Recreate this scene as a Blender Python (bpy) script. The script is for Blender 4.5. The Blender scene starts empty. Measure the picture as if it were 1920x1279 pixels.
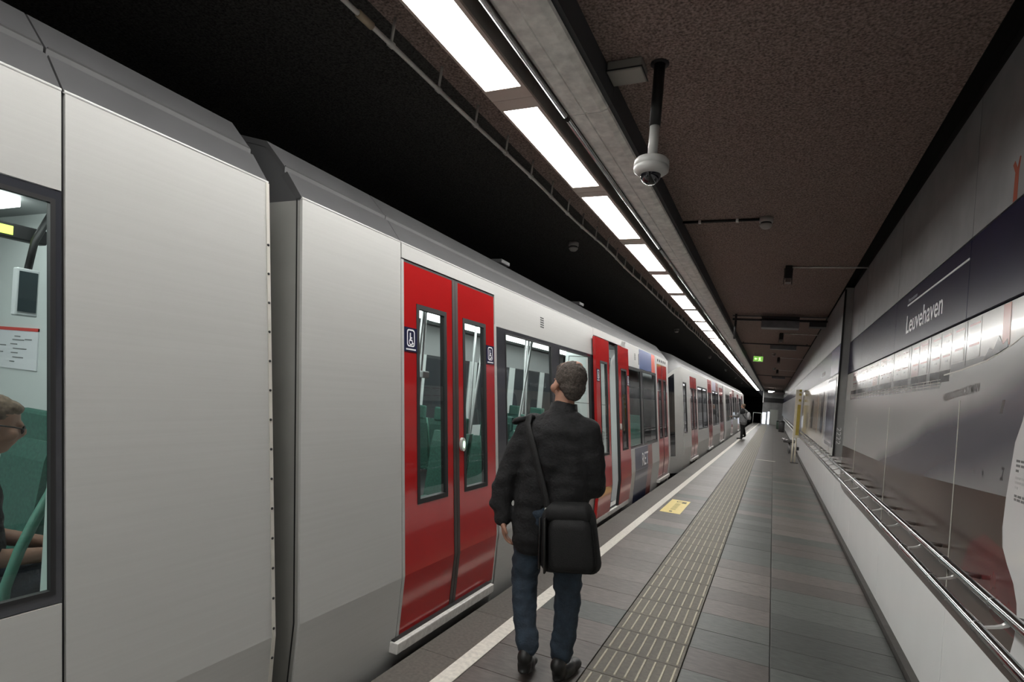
import bpy, bmesh, math, random
from mathutils import Vector, Matrix, Euler

random.seed(7)
SC = bpy.context.scene
COL = SC.collection

# ------------------------------------------------------------------ camera
F_PX, CX, CY, CAM_H = 1060.0, 960.0, 707.06, 1.62
YAW, PITCH, ROLL = -0.4355, 0.0153, 0.0866
fw = Vector((math.sin(YAW)*math.cos(PITCH), math.cos(YAW)*math.cos(PITCH), math.sin(PITCH)))
rt = Vector((math.cos(YAW), -math.sin(YAW), 0)); upv = rt.cross(fw)
c_, s_ = math.cos(ROLL), math.sin(ROLL)
cr, cu = rt*c_ + upv*s_, upv*c_ - rt*s_
cam = bpy.data.cameras.new('camera'); camo = bpy.data.objects.new('camera', cam); COL.objects.link(camo)
m3 = Matrix((cr, cu, -fw)).transposed()
camo.matrix_world = Matrix.Translation((0, 0, CAM_H)) @ m3.to_4x4()
cam.sensor_width = 36.0; cam.lens = F_PX/1920*36
cam.shift_y = (CY-639.5)/1920
cam.clip_start = 0.05; cam.clip_end = 300
SC.camera = camo

# ------------------------------------------------------------------ world, exposure
wd = bpy.data.worlds.new('world'); SC.world = wd; wd.use_nodes = True
wd.node_tree.nodes['Background'].inputs[0].default_value = (0.6, 0.62, 0.66, 1)
wd.node_tree.nodes['Background'].inputs[1].default_value = 0.02
vs = SC.view_settings
vs.view_transform = 'Standard'; vs.look = 'None'; vs.gamma = 1.0; vs.use_curve_mapping = False
vs.exposure = 1.15
LAMP = 11.0          # strength of the ceiling light panels
CABIN = 3.4          # strength of the light strips inside the cars

# ------------------------------------------------------------------ materials
MATS = {}
def srgb(r, g, b):
    f = lambda v: (v/12.92 if v <= .04045 else ((v+.055)/1.055)**2.4)
    return (f(r/255), f(g/255), f(b/255))
def base(name):
    m = bpy.data.materials.new(name); m.use_nodes = True
    return m, m.node_tree, m.node_tree.nodes['Principled BSDF']
def mat(name, col, rough=.5, metal=0., var=0., scale=8., bump=0., bscale=40., coat=0., spec=.5, rnd=0., stretch=(1, 1, 1), dark=None, detail=4):
    """plain surface with optional noise tint, per-object tint and fine relief"""
    if name in MATS: return MATS[name]
    m, nt, b = base(name); N = nt.nodes; L = nt.links
    b.inputs['Roughness'].default_value = rough; b.inputs['Metallic'].default_value = metal
    b.inputs['Specular IOR Level'].default_value = spec
    b.inputs['Coat Weight'].default_value = coat; b.inputs['Coat Roughness'].default_value = .06
    b.inputs['Base Color'].default_value = (*col, 1)
    if var or bump or rnd:
        tc = N.new('ShaderNodeTexCoord'); mp = N.new('ShaderNodeMapping'); mp.inputs['Scale'].default_value = stretch
        geo = N.new('ShaderNodeNewGeometry')
        L.new(geo.outputs['Position'], mp.inputs['Vector'])
    src = None
    if var:
        n = N.new('ShaderNodeTexNoise'); n.inputs['Scale'].default_value = scale; n.inputs['Detail'].default_value = detail
        L.new(mp.outputs[0], n.inputs['Vector'])
        r = N.new('ShaderNodeMapRange'); r.inputs[1].default_value = .3; r.inputs[2].default_value = .7
        L.new(n.outputs[0], r.inputs[0])
        mx = N.new('ShaderNodeMix'); mx.data_type = 'RGBA'
        lo = dark if dark else tuple(v*(1-var) for v in col)
        hi = tuple(min(1, v*(1+var)) for v in col)
        mx.inputs[6].default_value = (*lo, 1); mx.inputs[7].default_value = (*hi, 1)
        L.new(r.outputs[0], mx.inputs[0]); src = mx.outputs[2]
    if rnd:
        oi = N.new('ShaderNodeObjectInfo'); hs = N.new('ShaderNodeHueSaturation')
        r2 = N.new('ShaderNodeMapRange'); r2.inputs[3].default_value = 1-rnd; r2.inputs[4].default_value = 1+rnd
        L.new(oi.outputs['Random'], r2.inputs[0]); L.new(r2.outputs[0], hs.inputs['Value'])
        if src: L.new(src, hs.inputs['Color'])
        else: hs.inputs['Color'].default_value = (*col, 1)
        src = hs.outputs[0]
    if src: L.new(src, b.inputs['Base Color'])
    if bump:
        n2 = N.new('ShaderNodeTexNoise'); n2.inputs['Scale'].default_value = bscale; n2.inputs['Detail'].default_value = 3
        L.new(mp.outputs[0], n2.inputs['Vector'])
        bp = N.new('ShaderNodeBump'); bp.inputs['Strength'].default_value = bump; bp.inputs['Distance'].default_value = .01
        L.new(n2.outputs[0], bp.inputs['Height']); L.new(bp.outputs[0], b.inputs['Normal'])
    MATS[name] = m
    return m
def emit(name, col, strength):
    if name in MATS: return MATS[name]
    m, nt, b = base(name)
    b.inputs['Base Color'].default_value = (*col, 1)
    b.inputs['Emission Color'].default_value = (*col, 1); b.inputs['Emission Strength'].default_value = strength
    MATS[name] = m; return m
def glassmat(name, tint, ior=1.5, rough=.015):
    m = bpy.data.materials.new(name); m.use_nodes = True; nt = m.node_tree; N = nt.nodes; L = nt.links
    N.clear(); out = N.new('ShaderNodeOutputMaterial'); mx = N.new('ShaderNodeMixShader')
    fr = N.new('ShaderNodeFresnel'); fr.inputs[0].default_value = ior
    t = N.new('ShaderNodeBsdfTransparent'); t.inputs[0].default_value = (*tint, 1)
    g = N.new('ShaderNodeBsdfGlossy'); g.inputs['Roughness'].default_value = rough
    L.new(fr.outputs[0], mx.inputs[0]); L.new(t.outputs[0], mx.inputs[1]); L.new(g.outputs[0], mx.inputs[2])
    L.new(mx.outputs[0], out.inputs[0]); MATS[name] = m; return m

PAINT = mat('train_silver_paint', (.475, .475, .46), .42, .0, var=.025, scale=9, bump=.04, bscale=60, stretch=(1, .12, 8))
ROOFG = mat('roof_grey_paint', (.072, .072, .074), .5, var=.08, scale=5)
ENDG = mat('car_end_grey', (.32, .32, .30), .5, var=.06, scale=4)
DARK = mat('black_rubber', (.012, .012, .013), .55)
BLACKGL = mat('black_window_band', (.035, .037, .045), .22, coat=.3)
RED = mat('door_red', (.42, .013, .014), .12, coat=.3, spec=.45, var=.04, scale=2)
NAVY = mat('navy_plate', (.012, .014, .055), .25, coat=.3)
BLUE = mat('livery_blue', (.035, .075, .26), .25, coat=.3)
ORNG = mat('livery_red_stripe', (.75, .07, .035), .25, coat=.3)
WHITEP = mat('white_print', (.82, .82, .82), .35)
STEPM = mat('step_light_metal', (.62, .61, .58), .45, var=.15, scale=30)
GLASS = glassmat('window_glass', (.80, .86, .84))
DGLASS = glassmat('tinted_glass', (.38, .36, .38))
CHROME = mat('stainless_steel', (.62, .62, .63), .16, 1.0)
BRUSHED = mat('brushed_steel', (.50, .50, .50), .32, 1.0, var=.06, scale=20)
GALV = mat('galvanised_metal', (.80, .795, .76), .42, .1, var=.2, scale=14)
PIPEM = mat('grey_conduit', (.62, .60, .57), .5, var=.2, scale=6)
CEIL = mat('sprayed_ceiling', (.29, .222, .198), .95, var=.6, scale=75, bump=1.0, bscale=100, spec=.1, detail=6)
CEILD = mat('dimmed_track_ceiling', (.058, .056, .053), .95, var=.6, scale=75, bump=1.0, bscale=100, spec=.1, detail=6)  # light falloff over the track put in as a darker ceiling colour
TUNNEL = mat('tunnel_concrete', (.010, .010, .011), .95, var=.3, scale=2)
TILE = mat('floor_tile', (.118, .102, .093), .45, var=.22, scale=26, bump=.12, bscale=150, rnd=.28, spec=.4, stretch=(.5, 1.6, 1))
TILE2 = mat('floor_tile_dark', (.078, .084, .077), .45, var=.22, scale=26, bump=.12, bscale=150, rnd=.25, spec=.4, stretch=(.5, 1.6, 1))
EDGET = mat('edge_slab', (.105, .094, .082), .6, var=.2, scale=50, rnd=.1)
TACT = mat('tactile_tile', (.125, .110, .085), .6, var=.2, scale=35, rnd=.12)
RIBM = mat('tactile_rib', (.44, .40, .30), .55, var=.15, scale=50)
LINEM = mat('white_line_paint', (.70, .67, .60), .55, var=.14, scale=35)
YELL = mat('yellow_sticker', (.80, .64, .22), .45, var=.06, scale=30)
INKBR = mat('olive_print', (.10, .085, .02), .5)
WPAN = mat('white_enamel_panel', (.95, .95, .94), .18, var=.02, scale=3, coat=.3)
GPAN = mat('grey_enamel_panel', (.27, .275, .28), .34, var=.14, scale=5)
SIGNB = mat('navy_sign_panel', (.010, .009, .034), .25, var=.15, scale=6, spec=.09)
SKIN = mat('skin', (.42, .22, .15), .55, var=.08, scale=20)
JACK = mat('black_jacket_cloth', (.010, .010, .011), .85, var=.3, scale=30, bump=.5, bscale=70)
JEAN = mat('blue_denim', (.020, .033, .050), .85, var=.35, scale=18, bump=.4, bscale=90)
SHOE = mat('black_leather', (.012, .012, .012), .45)
HAIR = mat('dark_greying_hair', (.075, .060, .050), .8, var=.5, scale=90, bump=.8, bscale=160)
BAGM = mat('black_nylon', (.006, .006, .0065), .75, var=.3, scale=60, bump=.3, bscale=200)
GREENS = mat('green_seat_fabric', (.035, .125, .095), .75, var=.2, scale=60)
GREENP = mat('green_plastic', (.10, .28, .21), .4)
INTW = mat('cabin_light_panel', (.62, .66, .65), .4)
INTG = mat('cabin_grey_panel', (.30, .31, .31), .5)
INTF = mat('cabin_floor', (.10, .10, .11), .6)

# ------------------------------------------------------------------ mesh builder
class MB:
    def __init__(s): s.v = []; s.f = []; s.sm = []
    def add(s, vs_, fs, smooth=False):
        o = len(s.v); s.v += [tuple(p) for p in vs_]; s.f += [tuple(i+o for i in f) for f in fs]; s.sm += [smooth]*len(fs); return s
    def box(s, a, b):
        x0, y0, z0 = [min(a[i], b[i]) for i in range(3)]; x1, y1, z1 = [max(a[i], b[i]) for i in range(3)]
        return s.add([(x0, y0, z0), (x1, y0, z0), (x1, y1, z0), (x0, y1, z0), (x0, y0, z1), (x1, y0, z1), (x1, y1, z1), (x0, y1, z1)],
                     [(0, 3, 2, 1), (4, 5, 6, 7), (0, 1, 5, 4), (1, 2, 6, 5), (2, 3, 7, 6), (3, 0, 4, 7)])
    def bbox(s, a, b, ch=.01):
        """box with chamfered edges"""
        x0, y0, z0 = [min(a[i], b[i]) for i in range(3)]; x1, y1, z1 = [max(a[i], b[i]) for i in range(3)]
        bm = bmesh.new(); bmesh.ops.create_cube(bm, size=1)
        for v in bm.verts:
            v.co = Vector((x0 if v.co.x < 0 else x1, y0 if v.co.y < 0 else y1, z0 if v.co.z < 0 else z1))
        bmesh.ops.bevel(bm, geom=bm.edges[:], offset=ch, segments=2, affect='EDGES', profile=.5)
        bm.verts.index_update()
        s.add([v.co[:] for v in bm.verts], [[v.index for v in f.verts] for f in bm.faces]); bm.free(); return s
    def prism(s, pts, fn, t0, t1):
        """polygon pts (u,v) swept from t0 to t1; fn(u,v,t)->xyz"""
        n = len(pts)
        return s.add([fn(u, v, t0) for u, v in pts] + [fn(u, v, t1) for u, v in pts],
                     [tuple(range(n)), tuple(range(2*n-1, n-1, -1))] + [(i, i+n, (i+1) % n+n, (i+1) % n) for i in range(n)])
    def tube(s, pts, r, n=10, cap=True):
        pts = [Vector(p) for p in pts]; m = len(pts); rs = r if isinstance(r, (list, tuple)) else [r]*m
        vs_ = []; ref = None
        for i, p in enumerate(pts):
            d = (pts[min(i+1, m-1)]-pts[max(i-1, 0)]).normalized()
            if ref is None: ref = d.orthogonal().normalized()
            else: ref = (ref-d*ref.dot(d)).normalized()
            b = d.cross(ref)
            vs_ += [p+(ref*math.cos(2*math.pi*k/n)+b*math.sin(2*math.pi*k/n))*rs[i] for k in range(n)]
        fs = [(i*n+k, i*n+(k+1) % n, (i+1)*n+(k+1) % n, (i+1)*n+k) for i in range(m-1) for k in range(n)]
        s.add(vs_, fs, True)
        if cap:
            o = len(s.v)-n*m
            s.f += [tuple(o+k for k in range(n-1, -1, -1)), tuple(o+(m-1)*n+k for k in range(n))]; s.sm += [False]*2
        return s
    def lathe(s, prof, c=(0, 0, 0), n=20, axis='z'):
        vs_ = []
        for r, h in prof:
            for k in range(n):
                a = 2*math.pi*k/n; p = (r*math.cos(a), r*math.sin(a), h)
                if axis == 'x': p = (h, p[0], p[1])
                if axis == 'y': p = (p[0], h, p[1])
                vs_.append((p[0]+c[0], p[1]+c[1], p[2]+c[2]))
        m = len(prof)
        fs = [(i*n+k, i*n+(k+1) % n, (i+1)*n+(k+1) % n, (i+1)*n+k) for i in range(m-1) for k in range(n)]
        fs += [tuple(range(n-1, -1, -1)), tuple((m-1)*n+k for k in range(n))]
        return s.add(vs_, fs, True)
    def build(s, name, m, parent=None, loc=None):
        me = bpy.data.meshes.new(name); me.from_pydata(s.v, [], s.f)
        for p, q in zip(me.polygons, s.sm): p.use_smooth = q
        me.validate(); bm = bmesh.new(); bm.from_mesh(me); bmesh.ops.recalc_face_normals(bm, faces=bm.faces[:]); bm.to_mesh(me); bm.free()
        me.materials.append(m)
        return link(name, me, parent, loc)
def link(name, me, parent=None, loc=None):
    o = bpy.data.objects.new(name, me); COL.objects.link(o)
    if loc: o.location = loc
    if parent: setpar(o, parent)
    return o
def wloc(o):
    return o.location + ((o.matrix_parent_inverse.translation + wloc(o.parent)) if o.parent else Vector((0, 0, 0)))
def setpar(o, p):
    """parent while keeping the place; every Empty used as a parent is unrotated when parts are added"""
    o.parent = p; o.matrix_parent_inverse = Matrix.Translation(-wloc(p))
def wl(o): return wloc(o)
def empty(name, loc=(0, 0, 0)):
    o = bpy.data.objects.new(name, None); COL.objects.link(o); o.location = loc; o.empty_display_size = .2; return o
def tag(o, label=None, cat=None, group=None, kind=None):
    if label: o['label'] = label
    if cat: o['category'] = cat
    if group: o['group'] = group
    if kind: o['kind'] = kind
    return o
def struct(o, label):
    o['kind'] = 'structure'; o['label'] = label; return o
def wallp(x):  return lambda u, v, t: (x+t, u, v)       # (Y,Z) outline standing on a plane X=x
TMP = bpy.data.scenes.new('workbench'); TVL = TMP.view_layers[0]
def evaluated(o):
    """mesh of a modified or text object, evaluated in a small scene of its own"""
    TMP.collection.objects.link(o); TVL.update()
    me = bpy.data.meshes.new_from_object(o.evaluated_get(TVL.depsgraph)); bpy.data.objects.remove(o); return me
def textmesh(txt, size, width=None, bold=0.):
    """flat lettering as a mesh, lower-left at the origin in its own x,y"""
    cu_ = bpy.data.curves.new('lettering', 'FONT'); cu_.body = txt; cu_.size = size; cu_.offset = bold; cu_.resolution_u = 3
    me = evaluated(bpy.data.objects.new('lettering', cu_)); bpy.data.curves.remove(cu_)
    xs = [v.co.x for v in me.vertices]; x0, x1 = min(xs), max(xs)
    k = (width/(x1-x0)) if width else 1
    vs_ = [((v.co.x-x0)*k, v.co.y) for v in me.vertices]; fs = [tuple(p.vertices) for p in me.polygons]
    bpy.data.meshes.remove(me); return vs_, fs
def text(name, txt, size, fn, m, parent=None, width=None, bold=0.):
    vs_, fs = textmesh(txt, size, width, bold)
    mb = MB(); mb.add([fn(u, v) for u, v in vs_], fs)
    me = bpy.data.meshes.new(name); me.from_pydata(mb.v, [], mb.f); me.materials.append(m)
    return link(name, me, parent)

# ================================================================== STRUCTURE
Y0, Y1 = -7.0, 61.0           # built length of the station
EDGE, WX, CZ = -1.82, .92, 3.43

floor = struct(MB().box((EDGE, Y0, -1.15), (1.06, Y1+2.5, -.012)).build('floor', mat('platform_concrete', (.10, .098, .092), .7, var=.15, scale=8)), 'grey tiled metro platform with tactile strip and white safety line')
struct(MB().box((-5.6, Y0, -1.4), (EDGE, 110, -1.15)).build('floor_trackbed', TUNNEL), 'dark track bed under the train')
struct(MB().box((-5.8, Y0, -1.4), (-5.3, 110, CZ)).build('wall_left', TUNNEL), 'dark tunnel wall beyond the train')
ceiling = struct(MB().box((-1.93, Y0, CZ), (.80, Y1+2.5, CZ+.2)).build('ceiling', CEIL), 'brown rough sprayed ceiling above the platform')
struct(MB().box((-5.8, Y0, CZ), (-1.93, 110, CZ+.2)).build('ceiling_track', CEILD), 'black ceiling above the train, its colour darkened for the light falloff')
struct(MB().box((-5.8, Y0-.2, -1.4), (1.2, Y0, CZ)).build('wall_back', TUNNEL), 'dark wall closing the station behind')
struct(MB().box((-5.8, 110, -1.4), (-.9, 110.2, CZ)).build('wall_tunnel', TUNNEL), 'black end of the tunnel beyond the platform')

struct(MB().box((.80, Y0, CZ+.12), (1.2, Y1+2.5, CZ+.2)).build('trim_1', mat('slot_black', (.006, .006, .006), .9)), 'black recessed slot between ceiling and right wall')
MB().box((.799, Y0, CZ-.004), (.801, Y1+2.5, CZ+.13)).build('slot_cheek', MATS['slot_black'], bpy.data.objects['trim_1'])
# ---- platform paving: single pieces as far as they can be told apart, plain slab beyond
PER, YT0 = .349, 3.634 - .349*12      # row pitch and a row start (from -0.55)
NROW = 47
colX = [(-1.455, -.888), (-.392, .094), (.100, .872)]
def tile_mesh(name, w, d, m):
    me = bpy.data.meshes.new(name); b = MB().box((.002, .002, -.012), (w-.002, d-.002, -.0012))
    b.add([(.004, .004, 0), (w-.004, .004, 0), (w-.004, d-.004, 0), (.004, d-.004, 0)], [(0, 1, 2, 3)])
    # chamfered top ring
    z0 = len(b.v)-4
    b.f = [f for f in b.f if f != (4, 5, 6, 7)]
    b.sm = [False]*len(b.f)
    b.add([], [])
    b.f += [(4, 5, z0+1, z0), (5, 6, z0+2, z0+1), (6, 7, z0+3, z0+2), (7, 4, z0, z0+3)]
    me.from_pydata(b.v, [], b.f); me.materials.append(m); return me
tm = {}
for ci, (xa, xb) in enumerate(colX):
    for k, m in enumerate((TILE, TILE2)):
        tm[ci, k] = tile_mesh('tile', xb-xa, PER, m)
tt = tile_mesh('tactile_tile', .49, PER, TACT); es = tile_mesh('edge_slab', .365, PER*2, EDGET)
ribm = None
ribcount = 0
for r in range(NROW):
    y = YT0 + r*PER
    for ci, (xa, xb) in enumerate(colX):
        k = 1 if random.random() < (.12, .55, .45)[ci] else 0
        link('tile', tm[ci, k], floor, (xa, y, random.uniform(-.0006, .0006)))
    to = link('tactile_tile', tt, floor, (-.885, y, 0))
    if r % 2 == 0: link('edge_slab', es, floor, (EDGE, y, 0))
    if 9 <= r:
        for q in range(8):
            x = -.845 + q*.0607
            if ribm is None:
                b = MB().add([(-.0075, .02, 0), (.0075, .02, 0), (.0075, PER-.022, 0), (-.0075, PER-.022, 0), (-.0045, .026, .0045), (.0045, .026, .0045), (.0045, PER-.028, .0045), (-.0045, PER-.028, .0045)],
                             [(4, 5, 6, 7), (0, 1, 5, 4), (1, 2, 6, 5), (2, 3, 7, 6), (3, 0, 4, 7)])
                ribm = bpy.data.meshes.new('rib'); ribm.from_pydata(b.v, [], b.f); ribm.materials.append(RIBM)
            if ribcount < 300:
                ro = bpy.data.objects.new('rib', ribm); COL.objects.link(ro); ro.parent = to; ro.location = (x+.885, 0, 0); ribcount += 1
yf = YT0 + NROW*PER
PAVE = mat('far_paving', (.098, .090, .083), .45, var=.42, scale=6, stretch=(.6, 2.6, 1), spec=.4, bump=.08, bscale=90)
mb = MB()
for xa, xb in colX: mb.box((xa, yf, -.012), (xb, Y1+2.4, 0))
tag(mb.build('far_paving', PAVE, floor), kind='stuff')
MB().box((EDGE, yf+PER, -.012), (-1.458, Y1+2.4, 0)).build('far_edge_strip', EDGET, floor)
MB().box((-.885, yf, -.012), (-.395, Y1+2.4, 0)).build('far_tactile_strip', TACT, floor)
mb = MB()
nr = int((Y1-yf)/PER)
for r in list(range(-1, nr)):
    y = yf + r*PER
    for q in range(8):
        if r < 0 and ribcount >= 300 and q < 8 and False: continue
        x = -.845+q*.0607; mb.box((x-.006, y+.02, 0), (x+.006, y+PER-.022, .004))
tag(mb.build('far_ribs', RIBM, floor), kind='stuff')
# white safety line: it closes in slightly on the platform edge's far end
def lx(y): return -1.511 + .0055*(y-2.7)
mb = MB()
ys = [YT0-.5+.698*i for i in range(0, 92)]
for a, b in zip(ys[:-1], ys[1:]):
    mb.add([(lx(a)-.05, a, .0005), (lx(a)+.05, a, .0005), (lx(b)+.05, b, .0005), (lx(b)-.05, b, .0005),
            (lx(a)-.049, a, .002), (lx(a)+.049, a, .002), (lx(b)+.049, b, .002), (lx(b)-.049, b, .002)],
           [(4, 5, 6, 7), (0, 1, 5, 4), (1, 2, 6, 5), (2, 3, 7, 6), (3, 0, 4, 7)])
mb.build('safety_line', LINEM, floor)
MB().box((EDGE+.365, YT0, -.012), (-1.453, yf, -.0008)).build('paving_joint', EDGET, floor)
MB().box((-.36, 19.14, 0), (.17, 19.25, .003)).build('cross_line', LINEM, floor)
# dark channel between paving and wall
struct(MB().box((.874, Y0, -.012), (.925, Y1, .045)).build('baseboard_right', mat('dark_skirting', (.05, .045, .04), .6, var=.2, scale=15)), 'narrow dark brown skirting along the right wall')

# ---- right wall: backing plus single enamel panels
wall = struct(MB().box((.945, Y0, -.02), (1.1, Y1+2.5, CZ+.12)).build('wall_right', mat('wall_backing', (.03, .03, .03), .8)), 'panelled right platform wall')
J = [3.83+2.05*k for k in range(-5, 29)]
for a, b in zip(J[:-1], J[1:]):
    a1, b1 = a+.003, b-.003
    near = b < 20
    MB().box((WX, a1, .045), (.945, b1, .655)).build('lower_panel', WPAN, wall)
    MB().box((WX, a1, .661), (.945, b1, 2.185)).build('picture_panel', WPAN if near else GPAN, wall)
    MB().box((WX-.002, a1, 2.20), (.945, b1, 2.635)).build('sign_panel', SIGNB, wall)
    MB().box((WX, a1, 2.648), (.945, b1, 3.43)).build('upper_panel', GPAN, wall)
STRIPM = mat('pale_joint_strip', (.66, .64, .58), .4)
for y, z1 in ((3.83, 1.75), (5.88, 1.72), (7.93, 1.60)):
    MB().box((WX-.0035, y-.0045, .665), (WX+.004, y+.0045, z1)).build('joint_strip', STRIPM, wall)
# the further display wall stands 11 cm proud above the rail
XB = .808
box_ = struct(MB().box((XB+.012, 9.245, 1.02), (.919, 60.9, 3.425)).build('wall_display', mat('display_side_grey', (.30, .305, .30), .35, var=.1, scale=6)), 'further platform wall section standing proud above the rail with a grey side face')
MB().box((XB-.004, 9.236, 1.02), (XB+.020, 9.262, 3.40)).build('corner_profile', DARK, box_)
BEIGE = mat('beige_picture_print', (.44, .40, .34), .16, var=.35, scale=2.2, coat=.3, stretch=(1, 2, .3))
PALE = mat('pale_picture_print', (.55, .56, .55), .16, var=.15, scale=2, coat=.3)
yy = 9.27
while yy < 60:
    y2 = min(yy+2.05, 60.5)
    MB().box((XB, yy, 1.02), (XB+.012, y2-.006, 2.195)).build('picture_panel', PALE if yy < 11 else (BEIGE if yy < 19 else GPAN), box_)
    MB().box((XB-.001, yy, 2.20), (XB+.012, y2-.006, 2.635)).build('sign_panel', SIGNB if yy > 10.4 or True else PALE, box_)
    MB().box((XB, yy, 2.645), (XB+.012, y2-.006, 3.36)).build('upper_panel', GPAN, box_)
    yy = y2
# mauve strip ahead of the sign band, tall round-cornered dark window in the display
MB().box((XB-.004, 9.30, 2.21), (XB, 10.55, 2.62)).build('mauve_panel', mat('mauve_print', (.20, .19, .36), .2, coat=.3), box_)
def rrect(y0, y1, z0, z1, r, n=6):
    p = []
    for cy_, cz_, a0 in ((y1-r, z1-r, 0), (y0+r, z1-r, 90), (y0+r, z0+r, 180), (y1-r, z0+r, 270)):
        p += [(cy_+r*math.cos(math.radians(a0+90*i/n)), cz_+r*math.sin(math.radians(a0+90*i/n))) for i in range(n+1)]
    return p
MB().prism(rrect(9.42, 10.85, 1.12, 2.16, .12), wallp(XB), -.004, 0).build('picture_window_frame', mat('frame_silver', (.5, .5, .52), .3, .6), box_)
MB().prism(rrect(9.47, 10.8, 1.17, 2.12, .10), wallp(XB-.004), -.002, 0).build('picture_window', mat('navy_picture', (.12, .12, .19), .12, coat=.4, var=.5, scale=3), box_)
for (a, b, z0, z1, cname, cc) in ((11.5, 12.1, 1.25, 2.0, 'dark_figure_print', (.05, .05, .06)), (12.8, 13.6, 1.2, 1.95, 'tan_print', (.42, .32, .24)), (14.3, 15.0, 1.25, 1.9, 'dark_figure_print', (.05, .05, .06)), (16.1, 17.3, 1.2, 1.6, 'slate_print', (.13, .15, .17))):
    MB().prism(rrect(a, b, z0, z1, .15), wallp(XB), -.003, 0).build('picture_motif', mat(cname, cc, .16, var=.3, scale=5, coat=.3), box_)
text('sign_lettering', 'Leuvehaven', .16, lambda u, v: (XB-.0025, 12.6-u, 2.30+v), WHITEP, box_, width=.95)
text('number_lettering', '2222', .085, lambda u, v: (.835+v*.95, 9.2435, 1.43-u), WHITEP, box_, width=.24)

# end wall of the platform
endw = struct(MB().box((-.97, Y1, 0), (1.1, Y1+.2, CZ)).build('wall_end', mat('end_wall_grey', (.22, .22, .22), .6, var=.2, scale=2)), 'grey wall closing the far platform end')
MB().box((-.28, Y1-.05, .02), (.44, Y1, 1.5)).build('grey_door', mat('end_door_grey', (.36, .37, .34), .5), endw)
MB().box((-.97, Y1-.06, 2.2), (.95, Y1, 2.62)).build('dark_header', DARK, endw)
LITP = emit('bright_display', (.80, .88, 1.0), .9)
MB().box((-.93, Y1-.04, .04), (-.62, Y1, 1.15)).build('lit_display', LITP, endw)
MB().box((-.46, Y1-.04, .04), (-.30, Y1, 1.25)).build('lit_display', LITP, endw)
MB().box((-1.0, Y1-.1, 2.1), (-.93, Y1, CZ)).build('end_post', GALV, endw)

# ================================================================== CEILING FITTINGS
# light panels, one fixture each
def light_fixture():
    root = empty('ceiling_light', (-1.475, 0, CZ))
    h = MB()
    h.box((-1.60, 0, 3.262), (-1.345, 1.515, CZ-.001))
    h.build('housing', mat('fixture_housing', (.36, .33, .30), .45, .3, var=.1, scale=6), root)
    f = MB().box((-1.60, 0, 3.247), (-1.345, .115, 3.262)).box((-1.60, 1.40, 3.247), (-1.345, 1.515, 3.262))
    f.box((-1.60, .115, 3.247), (-1.584, 1.40, 3.262)).box((-1.368, .115, 3.247), (-1.345, 1.40, 3.262))
    f.build('frame', mat('lamp_frame', (.62, .52, .46), .45, .1), root)
    MB().box((-1.584, .115, 3.25), (-1.368, 1.40, 3.2615)).build('diffuser', emit('lamp_diffuser', (1.0, .985, .95), LAMP), root)
    return root
def copytree(o, parent=None):
    c = o.copy(); COL.objects.link(c)
    if parent:
        inv = o.matrix_parent_inverse.copy(); c.parent = parent; c.matrix_parent_inverse = inv
    for ch in list(o.children): copytree(ch, c)
    return c
fix = light_fixture()
LY0 = 2.962-.115
for k in range(-6, 38):
    o = fix if k == -6 else copytree(fix)
    o.location.y = LY0 + 1.52*k
    ORD = ['nearest', 'second nearest', 'third nearest', 'fourth nearest', 'fifth nearest', 'sixth nearest', 'seventh nearest', 'eighth nearest', 'ninth nearest', 'tenth nearest', 'eleventh nearest', 'twelfth nearest']
    if k < -1: lab = 'ceiling light panel continuing the row behind the viewpoint'
    elif k == -1: lab = 'largest glowing light panel at the top edge, nearest of the ceiling row'
    elif k+1 < len(ORD): lab = ORD[k+1] + ' glowing white light panel of the ceiling row'
    else: lab = 'small far glowing light panel merging into the distant end of the ceiling row'
    tag(o, lab, 'ceiling light', 'ceiling light panels over the platform edge')
# cable trunking beside the lights: sections of sheet metal with a rounded lip
tr = empty('cable_trunking', (-1.12, 2, CZ))
tag(tr, 'long grey metal cable trunking running beside the ceiling lights', 'trunking')
y = -6.0; i = 0
while y < 58:
    L_ = 3.04; mb = MB()
    P_ = [(-1.235, 3.268), (-1.222, 3.254), (-1.205, 3.250), (-1.13, 3.250), (-1.126, 3.256), (-1.114, 3.256), (-1.110, 3.250), (-1.03, 3.250), (-.992, 3.262), (-.985, 3.275), (-.990, 3.284), (-1.235, 3.284)]
    mb.prism(P_, lambda u, v, t: (u, t, v), y, y+L_-.006)
    mb.build('trunking_section', GALV, tr)
    MB().box((-1.225, y, 3.284), (-.962, y+L_-.002, CZ-.001)).build('shaded_upper_side', mat('side_shade_dark', (.05, .052, .056), .7), tr)  # unlit side of the trunking, its shade put in as dark grey
    MB().tube([(-1.240, y+.02, 3.240), (-1.240, y+L_-.03, 3.240)], .015, 16).build('polished_lip', CHROME, tr)
    y += L_
# conduit pipe hanging left of the lights on clamps
pp = empty('conduit_pipe', (-1.885, 2, CZ)); tag(pp, 'thin pale conduit pipe slung under the black ceiling left of the lights', 'conduit')
def pz(y): return 3.292 + .006*math.sin(y*2.2)
def px(y): return -1.885 + .006*math.sin(y*3.1+1)
mb = MB().tube([(px(-4+.22*k), -4+.22*k, pz(-4+.22*k)) for k in range(0, 255)], .0125, 8); mb.build('pipe', PIPEM, pp)
k = 0; y = 1.34
while y < 24:
    MB().tube([(px(y), y, pz(y)+.010), (px(y)+.004, y+.01, CZ)], .008, 6).build('hanger', PIPEM, pp)
    MB().lathe([(.0175, -.016), (.0175, .016)], (px(y), y, pz(y)), 10, 'y').build('clamp', PIPEM, pp)
    y += .455; k += 1
MB().tube([(px(2.02), 2.0, pz(2.0)), (px(2.1), 2.1, pz(2.1))], .019, 10).build('coupling', mat('coupling_tan', (.42, .34, .24), .5), pp)

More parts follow.
